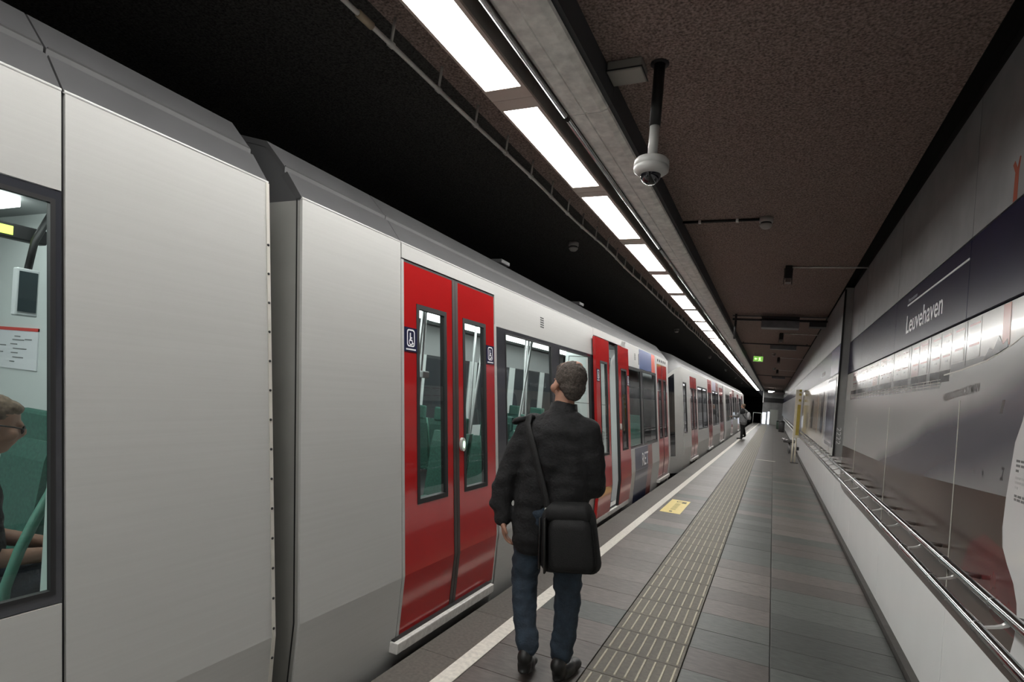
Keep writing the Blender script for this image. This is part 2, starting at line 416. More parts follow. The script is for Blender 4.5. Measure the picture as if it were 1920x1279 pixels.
# dome camera on a pole
cc = empty('dome_camera', (-.69, 3.03, CZ)); tag(cc, 'white dome surveillance camera hanging on a black and white pole', 'camera')
cx, cyy = -.69, 3.03
MB().tube([(cx, cyy, CZ-.006), (cx, cyy, 3.085)], .030, 14).build('upper_pole', mat('black_pole', (.008, .008, .008), .5), cc)
MB().tube([(cx, cyy, 3.086), (cx, cyy, 2.915)], .026, 14).build('lower_pole', mat('camera_white', (.55, .55, .53), .4), cc)
MB().lathe([(.05, 0), (.05, -.006)], (cx, cyy, CZ), 16).build('ceiling_plate', MATS['black_pole'], cc)
MB().lathe([(.032, .0), (.082, -.012), (.092, -.024), (.094, -.050), (.090, -.053), (.090, -.056), (.094, -.059), (.092, -.078), (.074, -.092), (.060, -.098)], (cx, cyy, 2.917), 28).build('housing', MATS['camera_white'], cc)
MB().lathe([(.056, 0)] + [(.054*math.cos(math.radians(a)), -.052*math.sin(math.radians(a))-.004) for a in range(0, 90, 12)] + [(.003, -.0565)], (cx, cyy, 2.822), 24).build('dome', mat('smoked_dome', (.01, .01, .012), .05, coat=1), cc)
bx = empty('junction_box', (-.86, 3.0, CZ)); tag(bx, 'flat pale junction box on the ceiling beside the dome camera', 'junction box')
MB().bbox((-.955, 2.93, 3.365), (-.765, 3.08, CZ-.002), .006).build('box_body', mat('box_beige', (.30, .29, .26), .5), bx)
MB().box((-.958, 2.925, 3.372), (-.760, 3.085, 3.378)).build('lid_seam', DARK, bx)

# smoke detectors
DETM = mat('detector_white', (.42, .40, .38), .5)
def detector():
    root = empty('smoke_detector', (0, 0, CZ))
    MB().lathe([(.062, 0), (.062, -.045), (.058, -.048)], (0, 0, CZ), 18).build('base', DETM, root)
    MB().lathe([(.048, -.048), (.050, -.060), (.050, -.064)], (0, 0, CZ), 18).build('collar', DARK, root)
    MB().lathe([(.056, -.064), (.056, -.080), (.040, -.100), (.030, -.106)], (0, 0, CZ), 18).build('chamber', DETM, root)
    return root
d0 = detector()
spots = [(-.19, 5.84, 'white smoke detector at the end of a black ceiling conduit, right of the lights'),
         (-2.35, 6.5, 'nearest pale smoke detector on the black ceiling above the train'),
         (-2.36, 14.7, 'second pale smoke detector on the black ceiling above the train'),
         (-2.36, 22.9, 'third pale smoke detector on the black ceiling above the train'),
         (-2.36, 31.1, 'fourth pale smoke detector on the black ceiling above the train'),
         (-2.36, 39.3, 'small far smoke detector on the black ceiling, fifth above the train'),
         (-2.36, 47.5, 'tiny farthest smoke detector on the black ceiling above the train'),
         (-.11, 20.4, 'small pale smoke detector right of the green exit sign'),
         (-.085, 27.9, 'smaller smoke detector beyond the green exit sign'),
         (-.08, 36.1, 'tiny pale smoke detector far down the platform ceiling')]
for i, (x, y, lab) in enumerate(spots):
    o = d0 if i == 0 else copytree(d0)
    o.location = (x, y, CZ); tag(o, lab, 'smoke detector', 'smoke detectors')
cb = empty('ceiling_conduit', (-.6, 5.84, CZ)); tag(cb, 'black conduit crossing the brown ceiling to a white smoke detector', 'conduit')
MB().tube([(-.985, 5.84, 3.415), (-.25, 5.84, 3.415)], .013, 8).build('tube', DARK, cb)
for x in (-.80, -.45): MB().box((x-.012, 5.82, 3.40), (x+.012, 5.86, CZ-.001)).build('clip', GALV, cb)

# small black loudspeaker boxes with conduits to the wall
for i, (x, y, lab) in enumerate(((.05, 7.9, 'nearest small black box hanging from the brown ceiling on a thin conduit'), (.048, 14.9, 'second small black box on the brown ceiling, behind the sign gantry'), (.045, 22.0, 'third small black box on the brown ceiling, near the exit sign'), (.045, 29.0, 'farthest small black box on the brown ceiling'))):
    o = empty('ceiling_sensor_box', (x, y, CZ)); tag(o, lab, 'sensor box', 'black ceiling boxes')
    MB().bbox((x-.04, y-.06, 3.27), (x+.04, y+.06, CZ-.001), .006).build('case', mat('black_case', (.010, .010, .010), .5), o)
    MB().bbox((x-.032, y-.075, 3.215), (x+.032, y+.045, 3.268), .005).build('lens_block', mat('box_grey', (.16, .15, .145), .4), o)
    for s in (-1, 1): MB().box((x+s*.045-.004, y-.03, 3.20), (x+s*.045+.004, y+.03, 3.40)).build('side_bracket', DARK, o)
    MB().tube([(x+.04, y, 3.418), (.918, y+.02, 3.412)], .010, 6).build('conduit', GALV, o)

# sign gantry across the platform
g = empty('sign_gantry', (0, 12, CZ)); tag(g, 'dark steel gantry beam under the ceiling carrying grey sign boxes', 'gantry')
MB().box((-.86, 11.97, 3.30), (.80, 12.03, 3.34)).build('beam', mat('dark_steel', (.05, .05, .052), .5, .5), g)
MB().box((-.86, 11.97, 3.385), (.80, 12.03, 3.40)).build('upper_beam', MATS['dark_steel'], g)
MB().tube([(-.80, 12, CZ-.002), (-.80, 12, 2.93)], .022, 8).build('hanger', MATS['dark_steel'], g)
MB().bbox((-.33, 11.86, 3.16), (.33, 12.16, 3.298), .01).build('sign_box', mat('grey_sign_box', (.16, .165, .175), .4, var=.2, scale=8), g)
MB().box((-.33, 11.9, 3.341), (.33, 12.1, 3.384)).build('sign_top', MATS['dark_steel'], g)
MB().bbox((.50, 11.88, 3.20), (.78, 12.12, 3.298), .01).build('side_box', MATS['dark_steel'], g)
for i, (y, lab) in enumerate(((17.2, 'thin dark ceiling beam behind the first gantry'), (34.0, 'pale far ceiling box across the platform'))):
    o = empty('ceiling_beam', (0, y, CZ)); tag(o, lab, 'beam')
    MB().box((-.95, y-.02, 3.37), (.78, y+.02, 3.40)).build('bar', MATS['dark_steel'], o)
    MB().bbox((-.2, y-.08, 3.25), (.45, y+.08, 3.368), .01).build('box', MATS['grey_sign_box'], o)
    for x in (-.9, .7): MB().box((x-.01, y-.01, 3.40), (x+.01, y+.01, CZ-.001)).build('hanger', MATS['dark_steel'], o)
# exit sign
e = empty('exit_sign', (-.58, 20.7, CZ)); tag(e, 'small lit green emergency exit sign hanging from the ceiling', 'exit sign')
MB().bbox((-.74, 20.68, 3.14), (-.42, 20.74, 3.33), .008).build('sign_case', GALV, e)
MB().box((-.725, 20.674, 3.15), (-.435, 20.68, 3.32)).build('lit_face', emit('exit_green', (.25, .60, .10), .35), e)
W_ = emit('exit_white', (.75, 1, .5), .6)
MB().prism([(-.70, 3.235), (-.655, 3.275), (-.655, 3.25), (-.61, 3.25), (-.61, 3.22), (-.655, 3.22), (-.655, 3.195)], lambda u, v, t: (u, 20.672+t, v), 0, .002).build('arrow', W_, e)
MB().prism([(-.57, 3.17), (-.545, 3.17), (-.53, 3.21), (-.51, 3.17), (-.49, 3.17), (-.515, 3.24), (-.50, 3.26), (-.52, 3.285), (-.545, 3.285), (-.575, 3.25), (-.55, 3.24)], lambda u, v, t: (u, 20.672+t, v), 0, .002).build('running_figure', W_, e)
for x in (-.70, -.46): MB().tube([(x, 20.71, 3.33), (x, 20.71, CZ-.001)], .006, 6).build('hanger', GALV, e)
# bright information lamp far off
o = empty('far_info_display', (-.2, 56, 3.2)); tag(o, 'small bright white display under the ceiling near the platform end', 'display')
MB().box((-.52, 55.9, 3.02), (-.02, 56.0, 3.16)).build('lit_face', emit('far_display', (1, 1, .95), 3.0), o)
MB().box((-.54, 56.0, 3.0), (0, 56.06, 3.18)).build('case', DARK, o)
for x in (-.5, -.05): MB().box((x-.01, 56.0, 3.18), (x+.01, 56.03, CZ-.001)).build('hanger', DARK, o)
o = empty('far_header_board', (.4, 52, 3.0)); tag(o, 'pinkish grey header board hanging before the far end wall', 'sign board')
MB().bbox((-.15, 52, 2.84), (.78, 52.1, 3.0), .01).build('board', mat('header_pink', (.20, .17, .17), .5), o)
for x in (0, .6): MB().box((x-.01, 52.03, 3.0), (x+.01, 52.06, CZ-.001)).build('hanger', DARK, o)

# ================================================================== RAIL ON THE WALL
rl = empty('leaning_rail', (.78, 2, .9)); tag(rl, 'double stainless steel leaning rail on curved brackets along the right wall', 'rail')
TX, TZ, BX, BZ = .78, .978, .735, .884
for (x, z, nm) in ((TX, TZ, 'top_tube'), (BX, BZ, 'lower_tube')):
    MB().tube([(x, -5, z), (x, 18.8, z)], .0195, 16).build(nm, CHROME, rl)
for k in range(-3, 25):
    y = 2.655 + .655*k
    arc = []
    for i in range(9):
        t = i/8; a = math.radians(80 - 150*t)
        # arc bulging towards the wall, from the top tube to the lower one
        arc.append((TX + (BX-TX)*t + .062*math.sin(math.pi*t), TZ + (BZ-TZ)*t - .012*math.sin(math.pi*t)))
    mb = MB()
    n = len(arc)
    outer = arc; inner = [(x+.016, z-.003) for x, z in arc]
    mb.prism(outer + inner[::-1], lambda u, v, t: (u, t, v), y-.009, y+.009)
    mb.build('curved_bracket', mat('bracket_metal', (.70, .69, .67), .38, .5), rl)
    MB().tube([(TX+.055, y, .935), (WX-.0035, y, .93)], .011, 8).build('wall_stub', BRUSHED, rl)
    MB().lathe([(.0215, -.004), (.0215, .004)], (TX, y, TZ), 12, 'y').build('collar', BRUSHED, rl)
    MB().lathe([(.0215, -.004), (.0215, .004)], (BX, y, BZ), 12, 'y').build('collar', BRUSHED, rl)
rl2 = empty('far_leaning_rail', (.72, 30, .9)); tag(rl2, 'far stretch of dark leaning rail beyond the yellow post', 'rail')
for (x, z) in ((.74, .98), (.70, .884)): MB().tube([(x, 21.5, z), (x, 44, z)], .03, 8).build('tube', BRUSHED, rl2)
for k in range(12): MB().box((.70, 22+k*1.95, .87), (.92, 22.05+k*1.95, 1.0)).build('bracket', BRUSHED, rl2)

# ================================================================== SHIP MURAL AND SIGN LETTERING
mu = empty('ship_mural', (WX, 5.5, 1.4)); tag(mu, 'large glossy wall print of a grey container ship with stacked white containers', 'mural')
def hullmat():
    m, nt, b = base('printed_hull'); N = nt.nodes; L = nt.links
    g_ = N.new('ShaderNodeNewGeometry'); sp = N.new('ShaderNodeSeparateXYZ'); L.new(g_.outputs['Position'], sp.inputs[0])
    # printed tone of the bow: dark below a line that rises towards the stem
    mul = N.new('ShaderNodeMath'); mul.operation = 'MULTIPLY_ADD'; mul.inputs[1].default_value = .19; mul.inputs[2].default_value = -2.42
    L.new(sp.outputs['Y'], mul.inputs[0])
    add = N.new('ShaderNodeMath'); add.operation = 'ADD'; L.new(sp.outputs['Z'], add.inputs[0]); L.new(mul.outputs[0], add.inputs[1])
    nz = N.new('ShaderNodeTexNoise'); nz.inputs['Scale'].default_value = 1.3; nz.inputs['Detail'].default_value = 3; L.new(g_.outputs['Position'], nz.inputs['Vector'])
    a2 = N.new('ShaderNodeMath'); a2.operation = 'MULTIPLY_ADD'; a2.inputs[1].default_value = .12; L.new(nz.outputs[0], a2.inputs[0]); L.new(add.outputs[0], a2.inputs[2])
    up_ = N.new('ShaderNodeMapRange'); up_.interpolation_type = 'SMOOTHSTEP'; up_.inputs[1].default_value = -.02; up_.inputs[2].default_value = .16
    L.new(a2.outputs[0], up_.inputs[0])
    lo = N.new('ShaderNodeMapRange'); lo.interpolation_type = 'SMOOTHSTEP'; lo.inputs[1].default_value = -.42; lo.inputs[2].default_value = -.18; lo.inputs[3].default_value = .55; lo.inputs[4].default_value = 0
    L.new(a2.outputs[0], lo.inputs[0])
    mx_ = N.new('ShaderNodeMath'); mx_.operation = 'MAXIMUM'; L.new(up_.outputs[0], mx_.inputs[0]); L.new(lo.outputs[0], mx_.inputs[1])
    cm = N.new('ShaderNodeMix'); cm.data_type = 'RGBA'; cm.inputs[6].default_value = (.105, .105, .125, 1); cm.inputs[7].default_value = (.40, .40, .39, 1)
    L.new(mx_.outputs[0], cm.inputs[0]); L.new(cm.outputs[2], b.inputs['Base Color'])
    b.inputs['Roughness'].default_value = .22; b.inputs['Specular IOR Level'].default_value = .4
    MATS['printed_hull'] = m; return m
def wpoly(name, pts, m, layer, parent=mu, x=WX):
    return MB().prism(pts, wallp(x), -.0004*layer-.0004, -.0004*layer).build(name, m, parent)
SEAM = 9.22
sky = [(SEAM, 1.80), (SEAM, 2.183), (2.0, 2.183), (2.0, 1.9), (3.0, 1.85)]
wpoly('pale_sky', sky, mat('printed_sky', (.62, .61, .58), .19, var=.06, scale=3, coat=.3), 0)
hull = [(SEAM, 1.187), (SEAM, 1.822), (5.65, 1.830), (4.28, 1.832), (4.20, 1.905), (3.84, 1.916), (3.45, 1.936), (3.16, 1.977), (3.01, 2.01), (2.60, 2.12), (2.60, 1.40), (3.07, 1.332), (3.82, 1.295), (5.02, 1.239), (5.89, 1.221)]
wpoly('hull', hull, hullmat(), 2)
rim = [(4.20, 1.905), (3.84, 1.916), (3.45, 1.936), (3.16, 1.977), (3.01, 2.01), (2.60, 2.12)]
wpoly('bow_rim', rim + [(y, z+.008) for y, z in rim[::-1]], STRIPM, 4)
brown = [(9.22, 1.195), (5.89, 1.225), (5.02, 1.243), (3.82, 1.30), (3.07, 1.336), (2.7, 1.36), (2.7, .63), (3.0, .625), (5.8, .615), (8.6, .60), (8.95, .615), (9.12, .65), (9.2, .70), (9.235, .76)]
wpoly('brown_water', brown, mat('printed_brown_water', (.075, .052, .042), .22, spec=.25, var=.35, scale=1.6, stretch=(1, .6, 1.5)), 1)
wpoly('maroon_water', [(3.5, 1.05), (3.3, 1.13), (3.0, 1.10), (2.7, 1.0), (2.7, .80), (3.1, .80), (3.6, .90)], mat('printed_maroon', (.12, .03, .03), .22, spec=.25, var=.3, scale=3), 2)
wt = [(2.93, 1.72), (2.955, 1.656), (3.016, 1.566), (3.071, 1.332), (3.087, 1.20), (3.07, 1.12), (3.006, 1.06), (2.93, 1.005), (2.885, .94), (2.872, .88), (2.885, .80), (2.92, .72), (2.97, .665), (1.2, .665), (1.2, 2.183), (2.75, 2.183), (2.80, 2.0)]
wpoly('white_text_panel', wt, mat('printed_white', (.76, .76, .76), .2, coat=.3), 6)
INK = mat('grey_ink', (.16, .16, .16), .4); INKL = mat('light_grey_ink', (.42, .42, .42), .4)
for z, w, m in ((1.487, .33, INK), (1.468, .36, INK), (1.447, .03, INK), (1.418, .30, INKL), (1.399, .34, INKL), (1.379, .03, INKL), (1.345, .40, INK), (1.330, .34, INK)):
    y = 2.985 + (1.34-z)*-.02
    while w > 0:
        wd_ = min(w, random.uniform(.02, .06)); wpoly('text_line', [(y, z), (y-wd_, z), (y-wd_, z+.010), (y, z+.010)], m, 7); y -= wd_+.008; w -= wd_+.008
# dark deck openings, railing and container stacks
DK = mat('printed_dark_deck', (.03, .03, .032), .16, coat=.3); GR = mat('printed_grey', (.30, .30, .30), .16, coat=.3)
CW = mat('printed_container_white', (.56, .56, .54), .17, var=.08, scale=6, coat=.3); CR = mat('printed_container_red', (.36, .09, .085), .2); CP = mat('printed_container_pink', (.60, .46, .44), .18, coat=.3)
wpoly('deck_shade', [(8.75, 1.823), (8.75, 1.94), (4.06, 1.94), (4.08, 1.914), (4.20, 1.904), (4.28, 1.832), (5.65, 1.831)], mat('printed_deck_grey', (.24, .24, .24), .18, coat=.3), 1)
y = 4.07
edges = [4.07, 4.30, 4.55, 4.63, 4.88, 5.12, 5.22, 5.50, 5.78, 5.90, 6.20, 6.50, 6.64, 6.95, 7.25, 7.40, 7.75, 8.05, 8.2, 8.6]
cont = [(a, b) for a, b in zip(edges[:-1], edges[1:]) if b-a > .18]
for i, (a, b) in enumerate(cont):
    wpoly('deck_opening', [(a+.01, 1.868), (b-.01, 1.868), (b-.01, 1.937), (a+.01, 1.937)], DK, 3)
    for lv, (z0, z1) in enumerate(((1.942, 2.055), (2.06, 2.178))):
        wpoly('container', [(a+.006, z0), (b-.006, z0), (b-.006, z1), (a+.006, z1)], CP if (i+lv) % 5 == 3 else CW, 3)
        wpoly('container_stripe', [(a+.03, z1-.035), (b-.05, z1-.035), (b-.05, z1-.024), (a+.03, z1-.024)], CR, 4)
        wpoly('container_mark', [(b-.10, z0+.045), (b-.16, z0+.045), (b-.16, z0+.057), (b-.10, z0+.057)], GR, 4)
for (a, b) in ((3.56, 3.78), (3.83, 4.04)):
    for (z0, z1) in ((1.972, 2.07), (2.075, 2.178)):
        wpoly('container', [(a, z0), (b, z0), (b, z1), (a, z1)], CW, 3)
        wpoly('container_stripe', [(a+.02, z1-.035), (b-.04, z1-.035), (b-.04, z1-.024), (a+.02, z1-.024)], CR, 4)
wpoly('fore_deck', [(4.06, 1.915), (3.84, 1.918), (3.45, 1.94), (3.3, 1.96), (3.53, 1.968), (4.06, 1.962)], GR, 2)
for y in (3.80, 4.58, 5.17, 5.84, 6.57):
    wpoly('container_gap', [(y-.012, 1.94), (y+.012, 1.94), (y+.012, 2.183), (y-.012, 2.183)], GR, 4)
for z in (1.848, 1.866, 1.884): wpoly('deck_railing', [(4.27, z), (8.7, z), (8.7, z+.0035), (4.27, z+.0035)], STRIPM, 5)
for i in range(24):
    y = 4.32 + i*.185; wpoly('railing_post', [(y, 1.832), (y+.004, 1.832), (y+.004, 1.887), (y, 1.887)], STRIPM, 5)
wpoly('red_mast', [(3.263, 2.183), (3.170, 2.183), (3.166, 1.99), (3.258, 1.975)], mat('printed_mast_red', (.42, .11, .07), .2), 3)
wpoly('deck_machinery', [(3.50, 1.945), (3.42, 2.0), (3.36, 1.985), (3.30, 2.045), (3.24, 2.0), (3.19, 2.02), (3.17, 1.98), (3.30, 1.96)], mat('printed_machinery', (.10, .10, .105), .18, var=.4, scale=14, coat=.3), 4)
wpoly('anchor_mark', [(3.165, 1.745), (3.195, 1.745), (3.222, 1.685), (3.192, 1.685)], DK, 3)
text('name_lettering', 'NEDLLOYD HOUTMAN', .062, lambda u, v: (WX-.0024, 4.165-u, 1.752+v+u*.066), mat('name_ink', (.055, .042, .04), .3), mu, width=.64, bold=.001)
INKD = mat('draft_ink', (.045, .045, .05), .3)
text('draft_mark', '9', .040, lambda u, v: (WX-.0024, 3.53-u, 1.378+v), INKD, mu)
text('draft_mark', '8', .040, lambda u, v: (WX-.0024, 3.395-u, 1.386+v), INKD, mu)
wpoly('hull_bracket_mark', [(3.150, 1.452), (3.118, 1.452), (3.118, 1.440), (3.124, 1.440), (3.134, 1.408), (3.128, 1.408), (3.130, 1.394), (3.160, 1.394), (3.158, 1.408), (3.140, 1.408), (3.131, 1.440), (3.150, 1.440)], INKD, 4)
# red mast going on over the upper panel
wpoly('upper_mast', [(3.256, 2.65), (3.205, 2.65), (3.205, 2.775), (3.19, 2.84), (3.205, 2.845), (3.225, 2.80), (3.26, 2.845), (3.282, 2.83), (3.25, 2.785)], MATS['printed_mast_red'], 1)

sg = empty('station_sign', (WX, 4.8, 2.4)); tag(sg, 'white Leuvehaven station name lettering with a white line on the navy band', 'sign')
text('name_lettering', 'Leuvehaven', .205, lambda u, v: (WX-.0032, 5.415-u, 2.308+v), WHITEP, sg, width=1.075, bold=.0015)
MB().box((WX-.0045, 3.84, 2.527), (WX-.002, 5.42, 2.539)).build('underline', WHITEP, sg)
text('small_lettering', 'Metrostation', .042, lambda u, v: (WX-.0032, 5.40-u, 2.556+v), mat('dim_print', (.40, .40, .43), .4), sg, width=.30)

# ================================================================== PLATFORM OBJECTS
o = empty('floor_sticker', (-1.24, 8.98, 0)); tag(o, 'yellow floor sticker with small dark symbols beside the white line', 'floor sticker')
def fpoly(name, pts, m, z, parent): return MB().prism(pts, lambda u, v, t: (u, v, t), z, z+.0012).build(name, m, parent)
fpoly('sheet', [(-1.382, 8.40), (-1.095, 8.40), (-1.095, 9.57), (-1.382, 9.57)], YELL, .0008, o)
fpoly('bag_symbol', [(-1.20, 9.30), (-1.135, 9.30), (-1.135, 9.45), (-1.20, 9.45)], INKBR, .002, o)
fpoly('bag_symbol', [(-1.285, 9.36), (-1.21, 9.36), (-1.21, 9.375), (-1.27, 9.375), (-1.27, 9.44), (-1.205, 9.44), (-1.205, 9.455), (-1.285, 9.455)], INKBR, .002, o)
fpoly('dot_symbol', [(-1.265, 8.48), (-1.225, 8.48), (-1.225, 8.56), (-1.265, 8.56)], INKBR, .002, o)
PALEI = mat('pale_olive_print', (.50, .40, .12), .5)
for y in (8.66, 8.74, 8.84, 8.92, 9.02, 9.10, 9.18): fpoly('faded_letter', [(-1.275, y), (-1.20, y), (-1.20, y+.045), (-1.235, y+.06), (-1.275, y+.045)], PALEI, .002, o)

o = empty('info_post', (.69, 19.55, 0)); tag(o, 'tall pale yellow information post on two legs by the wall', 'post')
CREAM = mat('cream_post', (.74, .69, .56), .5, var=.06, scale=6); OCH = mat('ochre_panel', (.46, .36, .07), .5, var=.1, scale=9)
MB().bbox((.600, 19.49, .78), (.765, 19.60, 2.26), .01).build('column', CREAM, o)
MB().box((.668, 19.484, .86), (.756, 19.49, 1.80)).build('ochre_panel', OCH, o)
for z in (1.90, 2.08, 2.20): MB().box((.690, 19.484, z), (.756, 19.49, z+.07)).build('ochre_square', OCH, o)
for x in (.618, .70): MB().tube([(x, 19.54, .78), (x, 19.54, .012)], .022, 10).build('leg', CREAM, o)
MB().bbox((.58, 19.42, 0), (.80, 19.68, .014), .005).build('foot_plate', DARK, o)
MB().bbox((.735, 19.5, .40), (.80, 19.58, .50), .008).build('bracket', DARK, o)

o = empty('bench', (.62, 24.2, 0)); tag(o, 'dark platform bench with a round chrome rail behind the yellow post', 'bench')
MB().bbox((.42, 23.4, .40), (.85, 25.0, .45), .012).build('seat', mat('bench_dark', (.05, .045, .042), .5), o)
for y in (23.6, 24.8): MB().tube([(.64, y, 0), (.64, y, .40)], .03, 8).build('leg', BRUSHED, o)
MB().tube([(.40+.20*(1-math.sin(math.radians(a))), 24.2-.8*math.cos(math.radians(a)), .50) for a in range(0, 181, 15)], .018, 8).build('round_rail', CHROME, o)
for a in (30, 90, 150): MB().tube([(.40+.20*(1-math.sin(math.radians(a))), 24.2-.8*math.cos(math.radians(a)), .44), (.40+.20*(1-math.sin(math.radians(a))), 24.2-.8*math.cos(math.radians(a)), .50)], .012, 6).build('rail_support', CHROME, o)
for i, (x, y, hh, lab) in enumerate(((.62, 44.5, .80, 'dark litter bin at the end of the far rail'), (.50, 50.0, .70, 'small greenish bin near the far platform end'))):
    o = empty('litter_bin', (x, y, 0)); tag(o, lab, 'bin')
    m = mat('bin_green' if i else 'bin_dark', (.06, .09, .07) if i else (.05, .05, .05), .5)
    MB().lathe([(.17, 0), (.19, .02), (.20, hh-.1), (.19, hh-.09)], (x, y, 0), 16).build('body', m, o)
    MB().lathe([(.205, hh-.1), (.205, hh-.05), (.12, hh), (.10, hh)], (x, y, 0), 16).build('lid', DARK, o)
o = empty('end_railing', (-1.4, 60, 0)); tag(o, 'thin dark railing at the far platform edge', 'railing')
MB().tube([(-1.75, 60.5, 1.05), (-.98, 60.5, 1.05)], .025, 8).build('rail_bar', GALV, o)
for x in (-1.74, -1.0): MB().tube([(x, 60.5, 0), (x, 60.5, 1.05)], .02, 8).build('post', GALV, o)

# ================================================================== TRAIN
XC = -3.22
def SX(z): return -1.887-.025*(.447-z) if z < .447 else -1.887-.114*(z-.447)
def sslab(mb, y0, y1, z0, z1, off=0., th=.03):
    """slab lying in the leaning side of the car"""
    zs = [z0] + ([.447] if z0 < .447 < z1 else []) + [z1]; n = len(zs)
    o = [(SX(z)+off, z) for z in zs]; i = [(x-th, z) for x, z in o]
    return mb.prism(o + i[::-1], lambda u, v, t: (u, t, v), y0, y1)
def slab(name, y0, y1, z0, z1, m, parent, off=0., th=.03): return sslab(MB(), y0, y1, z0, z1, off, th).build(name, m, parent)
def sring(name, y0, y1, z0, z1, w, m, parent, off=0., th=.02):
    mb = MB(); sslab(mb, y0, y1, z0, z0+w, off, th); sslab(mb, y0, y1, z1-w, z1, off, th)
    sslab(mb, y0, y0+w, z0+w, z1-w, off, th); sslab(mb, y1-w, y1, z0+w, z1-w, off, th); return mb.build(name, m, parent)
def spoly(name, pts, m, parent, off=.001, th=.001):
    """flat (Y,Z) outline lying on the leaning side"""
    return MB().prism(pts, lambda u, v, t: (SX(v)+off-t, u, v), 0, th).build(name, m, parent)
def pane(name, y0, y1, z0, z1, m, parent, off=-.012):
    a, b = SX(z0)+off, SX(z1)+off
    me = bpy.data.meshes.new(name); me.from_pydata([(a, y0, z0), (a, y1, z0), (b, y1, z1), (b, y0, z1)], [], [(0, 1, 2, 3)]); me.materials.append(m)
    return link(name, me, parent)
ROOFP = [(-2.113, 2.43), (-2.235, 2.58), (-2.387, 2.734), (-2.70, 2.82), (XC, 2.87)]
def roof_seg(car, y0, y1):
    a, b = ROOFP[0], ROOFP[1]
    MB().prism([a, (b[0]+.009, b[1]-.013), (b[0]-.03, b[1]-.03), (a[0]-.04, a[1])], lambda u, v, t: (u, t, v), y0, y1).build('roof_shoulder', ROOFG, car)
    up_ = [(-2.244, 2.592)] + ROOFP[2:]; full = up_ + [(2*XC-x, z) for x, z in up_[-2::-1]]
    inn = [(x+(.03 if x < XC else -.03), z-.035) for x, z in full[::-1]]
    mb = MB(); n = len(full)
    for i in range(n-1):
        p, q = full[i], full[i+1]
        r_, s_2 = (p[0], p[1]-.03), (q[0], q[1]-.03)
        mb.prism([p, q, s_2, r_], lambda u, v, t: (u, t, v), y0, y1)
    mb.build('roof', ROOFG, car)
    MB().tube([(-2.116, y0, 2.4305), (-2.116, y1, 2.4305)], .006, 10).build('roof_edge_highlight', mat('highlight_white', (.70, .70, .69), .25), car)  # whiter bead added to stand for the highlight along the roof edge
    MB().box((-2.26, y0+.005, 2.565), (-2.245, y1-.005, 2.60)).build('roof_seam', DARK, car)
def door_leaf(car, y0, y1, z0, z1, wy0, wy1, wz0, wz1, off=-.004, m=RED, glass=GLASS):
    mb = MB(); th = .035
    sslab(mb, y0, y1, z0, wz0, off, th); sslab(mb, y0, y1, wz1, z1, off, th)
    sslab(mb, y0, wy0, wz0, wz1, off, th); sslab(mb, wy1, y1, wz0, wz1, off, th)
    leaf = mb.build('door_leaf', m, car)
    sring('gasket', wy0-.004, wy1+.004, wz0-.004, wz1+.004, .03, DARK, leaf, off+.003, .036)
    pane('glass', wy0+.02, wy1-.02, wz0+.02, wz1-.02, glass, leaf, off-.006)
    return leaf
def pictogram(leaf, y0, y1, z0, z1, off=0.):
    o1 = off
    spoly('pictogram_plate', [(y0, z0), (y1, z0), (y1, z1), (y0, z1)], NAVY, leaf, o1+.0005, .003)
    h = z1-z0; cy = (y0+y1)/2; w = (y1-y0)*.62; a, b = cy-w/2, cy+w/2; zt, zb = z1-h*.07, z0+h*.20
    out = rrect(a, b, zb, zt, w*.25); inn = rrect(a+w*.11, b-w*.11, zb+w*.11, zt-w*.11, w*.16)
    n = len(out); mb = MB()
    mb.add([(SX(v)+o1+.0012, u, v) for u, v in out+inn], [(i, (i+1) % n, n+(i+1) % n, n+i) for i in range(n)])
    mb.build('pictogram_border', WHITEP, leaf)
    spoly('pictogram_bar', [(cy-w*.62, z0+h*.06), (cy+w*.62, z0+h*.06), (cy+w*.62, z0+h*.12), (cy-w*.62, z0+h*.12)], WHITEP, leaf, o1+.0012, .0012)
    H_ = zt-zb; q = lambda u, v: (cy+u*w, zb+v*H_)
    # seated figure and wheel of the wheelchair symbol
    spoly('pictogram_figure', [q(-.14, .80), q(.0, .80), q(.0, .55), q(.16, .55), q(.16, .48), q(.0, .48), q(.0, .42), q(.18, .42), q(.26, .22), q(.34, .25), q(.36, .19), q(.22, .13), q(.10, .34), q(-.14, .34)], WHITEP, leaf, o1+.0012, .0012)
    mb = MB(); ring = [(cy-.02*w+.24*w*math.cos(math.radians(t)), zb+.28*H_+.24*w*math.sin(math.radians(t))) for t in range(120, 345, 20)]
    rin = [(cy-.02*w+.16*w*math.cos(math.radians(t)), zb+.28*H_+.16*w*math.sin(math.radians(t))) for t in range(120, 345, 20)]
    k = len(ring); mb.add([(SX(v)+o1+.0014, u, v) for u, v in ring+rin], [(i, i+1, k+i+1, k+i) for i in range(k-1)]); mb.build('pictogram_wheel', WHITEP, leaf)
def window_band(car, y0, y1, z0, z1, panes, glass=GLASS):
    """black band with glass panes: panes is a list of (ya, yb)"""
    mb = MB(); e = .045
    sslab(mb, y0, y1, z0, z0+.03, -.003, .03); sslab(mb, y0, y1, z1-.03, z1, -.003, .03)
    cur = y0
    for a, b in panes:
        sslab(mb, cur, a, z0+.03, z1-.03, -.003, .03); cur = b
    if y1-cur > .001: sslab(mb, cur, y1, z0+.03, z1-.03, -.003, .03)
    band = mb.build('window_band', BLACKGL, car)
    for a, b in panes:
        sring('gasket', a-.002, b+.002, z0+.028, z1-.028, .014, DARK, band, .0, .02)
        pane('glass', a+.008, b-.008, z0+.035, z1-.035, glass, band)
    return band
